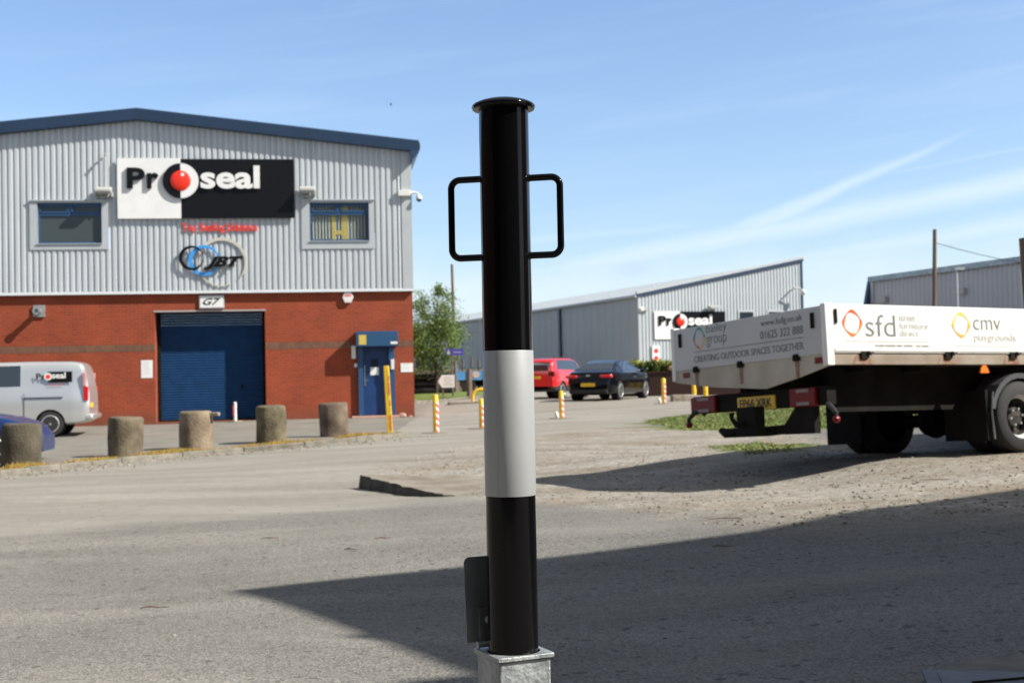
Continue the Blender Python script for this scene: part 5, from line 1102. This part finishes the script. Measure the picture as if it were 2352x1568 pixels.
ypost(1290, 960.5, 897, 10.5, 'striped yellow post with a white blob at its foot, before the coupe boot')
ypost(1525, 927, 868, 10, 'striped yellow post with a white blob, between the coupe nose and the truck')
q = G(896, 993); k = q.y/FOC; e = empty('leaning_post', q, 0, 'tall square yellow post with orange patches leaning left before the blue door', 'post'); e.rotation_euler = (0, R(-2.3), 0)
MB().box(-.06, .06, -.06, .06, -.1, 153*k).build('post', M['yel'], e, bevel=.01); ot = mat('faded_orange_tape', (.75, .22, .05), .5)
for z0_, z1_, w_ in ((.05, .42, .052), (.62, .74, .03), (.88, 1.16, .045), (1.2, 1.32, .03)): MB().box(.062-w_, .0605, -.064, -.0605, z0_, z1_).build('orange_patch', ot, e)
q = UM @ Vector((-5.46, -.55, 0)); q.z = gz(q.x, q.y); e = empty('thin_marker_post', q, 0, 'thin white and red marker post before the roller door', 'post')
MB().lathe([(.05, 0), (.05, .58), (.02, .60)], 14).build('post', M['pvc'], e); MB().box(-.055, -.03, -.052, -.02, .2, .5).build('red_tape', M['signred'], e); MB().lathe([(.22, 0), (.22, .03), (.01, .035)], 16).build('base', M['conc'], e)
for px_, lb in ((1594.5, 'short bright yellow post left of its twin, behind the truck tail beam'), (1621, 'short bright yellow post right of its twin, seen below the truck apron')):
    q = P(px_, 907, 50); z_ = gz(q.x, q.y); e = empty('short_yellow_post', (q.x, q.y, z_), 0, lb, 'bollard', 'short plain yellow posts'); MB().lathe([(.085, 0), (.085, .50+q.z-z_), (.06, .54+q.z-z_), (.01, .55+q.z-z_)], 20).build('post', M['yel'], e)
qa = G(1086, 925.5); k = qa.y/FOC; r_ = 3.6*k; H_ = 31*k; pts = [(0, 0, 0), (0, 0, H_-.28)]+[(.28*(1-math.cos(R(a)))*1., 0, H_-.28+.28*math.sin(R(a))) for a in range(15, 91, 15)]+[(1.0, .0, H_), (1.25, 0, H_)]+[(1.25+.28*math.sin(R(a)), 0, H_-.28+.28*math.cos(R(a))) for a in range(15, 91, 15)]+[(1.53, 0, 0)]
e = empty('hoop_barrier', qa, R(4), 'yellow tubular hoop barrier at the kerb end, left of the big bollard', 'barrier'); MB().tube(pts, r_, 12).build('hoop', M['yel'], e)
sl_ = G(1035, 929); tag(MB().box(-.1, 3.6, -.3, .3, -.1, .10).build('kerb_island', M['kerb'], loc=sl_, rz=R(5), bevel=.03), 'low concrete kerb island under the yellow hoop barrier', 'kerb')
q = G(1570, 921); e = MB().box(-.42, .42, -.2, .2, -.05, .22).build('kerb_block', M['conc'], loc=q, rz=R(6), bevel=.04); tag(e, 'broken grey kerb block lying between the last striped post and the truck', 'concrete block')
# ------------------------------------------------------------------ poles, verge signs, yard clutter behind the big bollard
def pole(name, px_, pyt, pyb_or_d, d, w0_, w1_, m_, lb, cat, px_b=None):
    t = P(px_, pyt, d); b = P(px_b or px_, pyb_or_d, d); z_ = gz(b.x, b.y); b = Vector((b.x, d, z_)) if px_b is None else b+(b-t)*((z_-b.z)/(b.z-t.z)); o = MB().tube([Vector((0, 0, -.1)), (t-b)*.5, (t-b)], [w1_/2, (w0_+w1_)/4, w0_/2], 12).build('pole', m_)
    e = empty(name, b, 0, lb, cat); o.name = 'shaft'; o.parent = e; return e, t, b
e, tp1, _ = pole('telegraph_pole', 1038, 607, 900, 66, .13, .24, M['wood'], 'tall brown telegraph pole beside the tree, right of the brick unit', 'pole', 1047)
e2_, tp2, bs2 = pole('telegraph_pole', 2147, 527, 700, 44, .13, .17, M['wood'], 'dark telegraph pole rising behind the truck bed', 'pole', 2146)
wv = tp2+Vector((0, 0, -.45)); we = P(2600, 590, 50); pts = [wv.lerp(we, t)+Vector((0, 0, -.5*math.sin(math.pi*t))) for t in [i/10 for i in range(11)]]
wo_ = MB().tube([p-bs2 for p in pts], .011, 5).build('wire', M['chas'], e2_)
e3_, tp3, bs3 = pole('lamp_column', 2197, 620, 700, 52, .09, .12, M['trim'], 'slim pale lamp column between the dark pole and the truck headboard', 'lamp post', 2199)
MB().box(-.05, .30, -.08, .08, 0, .10).build('lamp_head', M['trim'], e3_, loc=tp3-bs3)
dg = 58.
def vpost(px_, d, zt_px, m_, r_, par=None): t = P(px_, zt_px, d); z_ = gz(t.x, t.y); return t, z_
t, z_ = vpost(1038.5, dg, 815, None, .04); e = empty('street_name_sign', (t.x, t.y, z_), R(-4), 'purple blue name board on a thin grey pole before the telegraph pole', 'sign'); MB().tube([(0, 0, 0), (0, 0, t.z-z_+.25)], .04, 8).build('pole', M['galvd'], e)
bd = MB().box(-.40, .40, -.06, -.04, t.z-z_-.02, t.z-z_+.28).build('board', M['purple'], e, mtx=Matrix.Rotation(R(3), 4, 'Y')); MB().prism([(-.34, t.z-z_+.02), (-.17, t.z-z_+.02), (-.26, t.z-z_+.25)], -.061, -.068, 'y').build('pale_emblem', mat('pale_green', (.45, .62, .35), .5), bd); MB().box(-.05, .32, -.068, -.061, t.z-z_+.10, t.z-z_+.15).build('lettering', mat('lilac', (.42, .40, .75), .5), bd)
t, z_ = vpost(1014, dg-1, 890, None, .04); H0 = P(1014, 890, dg-1).z-z_; H1 = P(1014, 861, dg-1).z-z_
e = empty('direction_sign', (t.x, t.y, z_), R(0), 'white arrow shaped sign pointing left on the grass verge', 'sign'); MB().box(.03, .10, -.03, .03, 0, H0+.1).build('post', M['wood'], e)
wpx = (dg-1)/FOC; ar = MB().prism([(-19*wpx/1*.0-.14, (H0+H1)/2), (.02, H1), (30.5*wpx, H1), (30.5*wpx, H0), (.02, H0)], -.035, -.06, 'y').build('board', M['white'], e)
for i in range(4): MB().box(.12, .12+(.40 if i % 2 else .33), -.064, -.0605, H1-.13-i*.10, H1-.10-i*.10).build('text_line', M['greyL'], ar)
# blue open crates / skips beyond the verge
t = P(1051, 873, 62); z_ = gz(t.x, t.y); kx = 62/FOC
e = empty('blue_trailer', (t.x, t.y, z_), R(2), 'light blue stake-sided trailer bodies behind the telegraph pole', 'trailer'); zb1 = t.z-z_; zt1 = P(1051, 844, 62).z-z_
MB().box(0, 3.2, .0, 1.6, zb1-.05, zb1+.03).build('deck', M['chas'], e)
for i, (a, b) in enumerate(((0, 21), (25, 58), (62, 96), (100, 134))):
    MB().box(a*kx, b*kx, -.04, 0, zb1, zt1-.18).build('side_panel', M['skip'], e); MB().box(a*kx, b*kx, -.02, 1.2, zt1-.05, zt1).build('top_rail', mat('dark_teal', (.02, .10, .13), .5), e)
for a in (0, 22.5, 60, 98): MB().box(a*kx-.03, a*kx+.05, -.06, 0, zb1, zt1).build('stake', M['skip'], e)
for a in (42, 80): disc(MB(), a*kx, zb1+.25, .16, -.042, .01).build('round_badge', mat('pinkish_badge', (.7, .5, .45), .5), e)
for a in (.5, 2.3): MB().lathe([(.36, -.12), (.36, .12)], 20, Matrix.Translation((a, .1, .36)) @ Matrix.Rotation(R(90), 4, 'X')).build('wheel', M['rubber'], e)
MB().box(.1, 3., .3, 1.3, .3, zb1).build('underframe', M['chas'], e)
t = P(955, 893, 60); z_ = gz(t.x, t.y); e = empty('stacked_pipes', (t.x-.7, t.y, z_), R(3), 'low stack of long black pipes on the grass behind the white arrow sign', 'pipes', None)
for r_i in range(3):
    for q_i in range(4-r_i): y_ = q_i*.38+r_i*.19; MB().lathe([(.17, 0), (.17, 2.45)], 16, Matrix.Translation((0, y_, .17+r_i*.30)) @ Matrix.Rotation(R(90), 4, 'Y')).build('pipe', M['pipe'], e)
t = P(1015, 855, 64); z_ = gz(t.x, t.y); e = MB().box(-.34, .34, -.3, .3, 0, t.z-z_).build('dark_crate', M['chas'], loc=(t.x, t.y, z_), bevel=.05); tag(e, 'dark upright crate behind the low black pipes, left of the telegraph pole', 'crate')
# wooden fence and stakes behind
fa, fb = P(948, 880, 67), P(1180, 872, 69); e = empty('board_fence', (fa.x, fa.y, gz(fa.x, fa.y)), math.atan2(fb.y-fa.y, fb.x-fa.x), 'brown board fence behind the stacked pipes and the tree', 'fence'); Lf = (fb-fa).to_2d().length; mb = MB(); x = 0
while x < Lf: mb.box(x, x+.14, 0, .02, 0, 1.25+random.uniform(-.05, .05)); x += .16
mb.build('board_panel', M['wood'], e, smooth=0); MB().box(0, Lf, .02, .07, .3, .38).box(0, Lf, .02, .07, .95, 1.03).build('rails', M['wood'], e)
for px_, pt_, lb in ((1062, 826, 'slim wooden stake left of the others behind the blue trailer'), (1099, 826, 'slim wooden stake third along, close to the big bollard'), (1082, 820, 'slim wooden stake between two others behind the blue trailer')):
    t = P(px_, pt_, 63.6); z_ = gz(t.x, t.y); e = MB().tube([(0, 0, 0), (.02, 0, t.z-z_)], .055, 8).build('wooden_stake', M['wood'], loc=(t.x, t.y, z_)); tag(e, lb, 'stake', 'wooden stakes behind the blue trailer')
t = P(1078, 862, 57); z_ = gz(t.x, t.y); e = MB().tube([(0, 0, 0), (-.01, 0, t.z-z_+.3)], [.13, .10], 8).build('old_post', M['wood'], loc=(t.x, t.y, z_)); tag(e, 'thick weathered post on the grass in front of the blue trailer', 'post')
# ------------------------------------------------------------------ foliage
def leaves(mb, c, rad, n_, size, flat=.75, gap=.0, seed=0):
    for _ in range(n_):
        v = Vector((random.gauss(0, .52), random.gauss(0, .52), random.gauss(0, .52*flat)))*rad
        p = c+v
        if noise.noise(p*1.6+Vector((seed, 0, 0))) < gap-.28: continue
        a = Vector((random.gauss(0, 1), random.gauss(0, 1), random.gauss(0, 1))).normalized()*size*random.uniform(.5, 1.2); b = a.cross(Vector((random.gauss(0, 1), random.gauss(0, 1), random.gauss(0, 1)))).normalized()*a.length*.6
        mb.quad(p-a, p-b, p+a, p+b)
tb_ = P(1003, 905, 60); zt_ = gz(tb_.x, tb_.y); H_ = P(1003, 665, 60).z-zt_
tr = empty('tree', (tb_.x, tb_.y, zt_), 0, 'small leafy green tree beside the brick corner, left of the telegraph pole', 'tree')
tk = MB().tube([(0, 0, -.1), (.03, 0, 1.0), (-.08, .05, 2.1), (.05, .05, 3.2), (.10, 0, H_*.9)], [.11, .09, .07, .045, .012], 10)
kx = 60/FOC; clumps = []
for dx, yy, r_ in ((15, 690, .42), (8, 668, .22), (22, 715, .5), (-5, 745, .62), (25, 750, .60), (-38, 700, .30), (-30, 720, .20), (38, 775, .5), (0, 790, .75), (-28, 770, .60), (-40, 800, .50), (25, 808, .52), (-20, 830, .55), (5, 835, .35), (32, 735, .35), (-48, 835, .45), (-50, 765, .35), (-45, 690, .35), (-60, 720, .5), (-70, 780, .7)):
    c = P(1003+dx, yy, 60); clumps.append((Vector((c.x-tb_.x, random.uniform(-.6, .6), c.z-zt_)), r_))
for c, r_ in clumps[:16]: tk.tube([(.0, .02, max(.8, c.z-1.5)), (c.x*.4, c.y*.4, c.z-.75), c], [.035, .022, .006], 6)
tk.build('trunk', M['bark'], tr); lf = MB()
for i, (c, r_) in enumerate(clumps): leaves(lf, c, r_*1.25, int(4200*r_), .046, 1.0, .15, i)
lf.build('crown', M['leaf'], tr, smooth=0)
# hedge on a dark brick wall at the gate
ha, hb_ = P(1485, 900, 52.5), P(1760, 893, 52); gha = gz(ha.x, ha.y); ang = math.atan2(hb_.y-ha.y, hb_.x-ha.x); Lw = (hb_-ha).to_2d().length
zt1 = P(1530, 856, 52.5).z-gha
e = MB().box(-.1, Lw+3, 0, .22, -.4, zt1).box(-.15, Lw+3, -.03, .25, zt1, zt1+.06).build('brick_garden_wall', M['dbrick'], loc=(ha.x, ha.y, gha), rz=ang); tag(e, 'low dark red brick wall below the hedge, behind the coupe nose', 'wall')
hz0, hz1 = P(1530, 862, 53).z-gha, P(1530, 832, 53).z-gha
def hedge(x0, x1, z0, z1, lb, nm='hedge', yoff=.5, dep_=.9):
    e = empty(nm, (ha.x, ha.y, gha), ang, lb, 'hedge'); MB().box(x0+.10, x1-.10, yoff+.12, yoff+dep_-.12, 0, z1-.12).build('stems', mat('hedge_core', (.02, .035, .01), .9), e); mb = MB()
    n_ = int((x1-x0)*1500)
    for _ in range(n_):
        f = random.random(); x = random.uniform(x0, x1)
        if f < .6: y, z = yoff+random.gauss(.04, .05), random.uniform(z0-.5, z1)
        else: y, z = random.uniform(yoff, yoff+dep_), z1+random.gauss(-.03, .06)
        z += .08*noise.noise(Vector((x*1.5, 0, 3))); p = Vector((x, y, z)); a = Vector((random.gauss(0, 1), random.gauss(0, 1), random.gauss(0, 1))).normalized()*.055; b = a.cross(Vector((random.gauss(0, 1), random.gauss(0, 1), random.gauss(0, 1)))).normalized()*.035; mb.quad(p-a, p-b, p+a, p+b)
    mb.build('foliage', M['leafd'], e, smooth=0)
kx = 52.5/FOC
hedge(-1.2, (1562-1485)*kx, hz0, hz1, 'long clipped yellow-green hedge behind the dark brick wall'); hz2 = P(1580, 823, 53).z-gha
hedge((1562-1485)*kx, (1605-1485)*kx, hz0, hz2, 'taller square clipped bush at the right end of the hedge, beside the truck', 'bush', .3)
q = P(1545, 860, 52.5); e = MB().lathe([(.10, 0), (.17, .05), (.16, .16), (.08, .22)], 12, jit=.05).build('cap_stone', M['step'], loc=(q.x, q.y, gha+zt1+.06)); tag(e, 'pinkish stone sitting on top of the dark brick wall', 'stone')
# ------------------------------------------------------------------ premises outside the frame: workshop throws the long foreground shadow, the rest darkens reflections
tip = G(527, 1357); t2 = G(2352, 1141); t3 = G(1150, 1568+8)
Hc = 6.2; sh = Vector((SUN.x/SUN.z, SUN.y/SUN.z))
def up_from(p, h, zt): dz = zt-p.z; return Vector((p.x+sh.x*dz, p.y+sh.y*dz))
ZT = EYE+5.0
cA, cB, cC = up_from(tip, 0, ZT), up_from(t2, 0, ZT), up_from(t3, 0, ZT)
d1 = (cB-cA).normalized(); d2 = (cC-cA).normalized(); cB = cA+d1*16; cC = cA+d2*4.2; cD = cC+d1*16
z_lo = min(gz(p.x, p.y) for p in (cA, cB, cC, cD))-.3
nb = empty('neighbouring_workshop', (cA.x, cA.y, gz(cA.x, cA.y)), 0, 'brick workshop to the right of the camera, outside the frame', 'building'); o_ = nb.location
mb = MB()
ring = [cA, cB, cD, cC]
for i in range(4): a, b = ring[i], ring[(i+1) % 4]; mb.quad((a.x-o_.x, a.y-o_.y, z_lo-o_.z), (b.x-o_.x, b.y-o_.y, z_lo-o_.z), (b.x-o_.x, b.y-o_.y, ZT-.3-o_.z), (a.x-o_.x, a.y-o_.y, ZT-.3-o_.z))
mb.build('wall', M['brick'], nb, smooth=0)
MB().prism([(p.x-o_.x, p.y-o_.y) for p in ring], ZT-.3-o_.z, ZT-o_.z, 'z').build('roof', M['roofs'], nb)
for t_, w_, d_ in ((.42, .30, .32), (.70, .55, .55), (.95, .5, .2)):      # unseen blocks added along the end wall to jag its shadow edge
    p = cA.lerp(cC, t_); q = Vector((-d1.x, -d1.y)); a = p-d2*w_/2; b = p+d2*w_/2
    MB().prism([(a.x-o_.x, a.y-o_.y), (b.x-o_.x, b.y-o_.y), (b.x+q.x*d_*.4-o_.x, b.y+q.y*d_*.4-o_.y), (a.x+q.x*d_-o_.x, a.y+q.y*d_-o_.y)], ZT-.55-o_.z, ZT-.25-o_.z, 'z').build('shadow_step', M['galvd'], nb)
rb_ = empty('rear_premises', (-3, -9, gz(-3, -9)), R(3), 'dark brick building behind the camera, outside the frame', 'building')
MB().box(-32, 26, -8, 0, -.6, 7.0).build('wall', M['dbrick'], rb_); MB().box(-32.2, 26.2, -8.2, .2, 7.0, 7.4).build('roof', M['chas'], rb_)  # stretched wide and kept dark to blacken the bollard's reflection
for x_ in (-6.2, 1.8): MB().box(x_, x_+2.4, .01, .05, .6, 4.2).build('door', M['chas'], rb_)
for x_ in (-1.6, 5.4): MB().box(x_, x_+1.6, .01, .05, 1.6, 2.9).build('window', M['glass'], rb_)

lb_ = empty('reflection_shed', (-15, 4, gz(-15, 4)), R(0), 'dark brick shed added left of the camera, unseen, to darken the bollard reflection', 'building')  # unseen shed added so the bollard's left side reflects something dark
MB().box(-9, 0, -14, 15, -.6, 5.0).build('wall', M['dbrick'], lb_); MB().box(-9.2, .2, -14.2, 15.2, 5.0, 5.4).build('roof', M['chas'], lb_)

bpos = P(897.5, 240.5, 70); brd = empty('bird', bpos, R(20), 'tiny dark bird high in the sky right of the main unit', 'bird'); brd.scale = (.5, .5, .5)
bw = MB().lathe([(.01, -.13), (.04, -.06), (.05, .02), (.035, .10), (.01, .16)], 10, Matrix.Rotation(R(90), 4, 'Y')); bw.build('body', M['chas'], brd)
MB().prism([(-.06, .02), (.07, .03), (.0, .26)], -.008, .008, 'y', Matrix.Rotation(R(35), 4, 'X')).build('wing', M['chas'], brd); MB().prism([(-.06, -.02), (.07, -.03), (.0, -.24)], -.008, .008, 'y', Matrix.Rotation(R(-35), 4, 'X')).build('wing', M['chas'], brd)
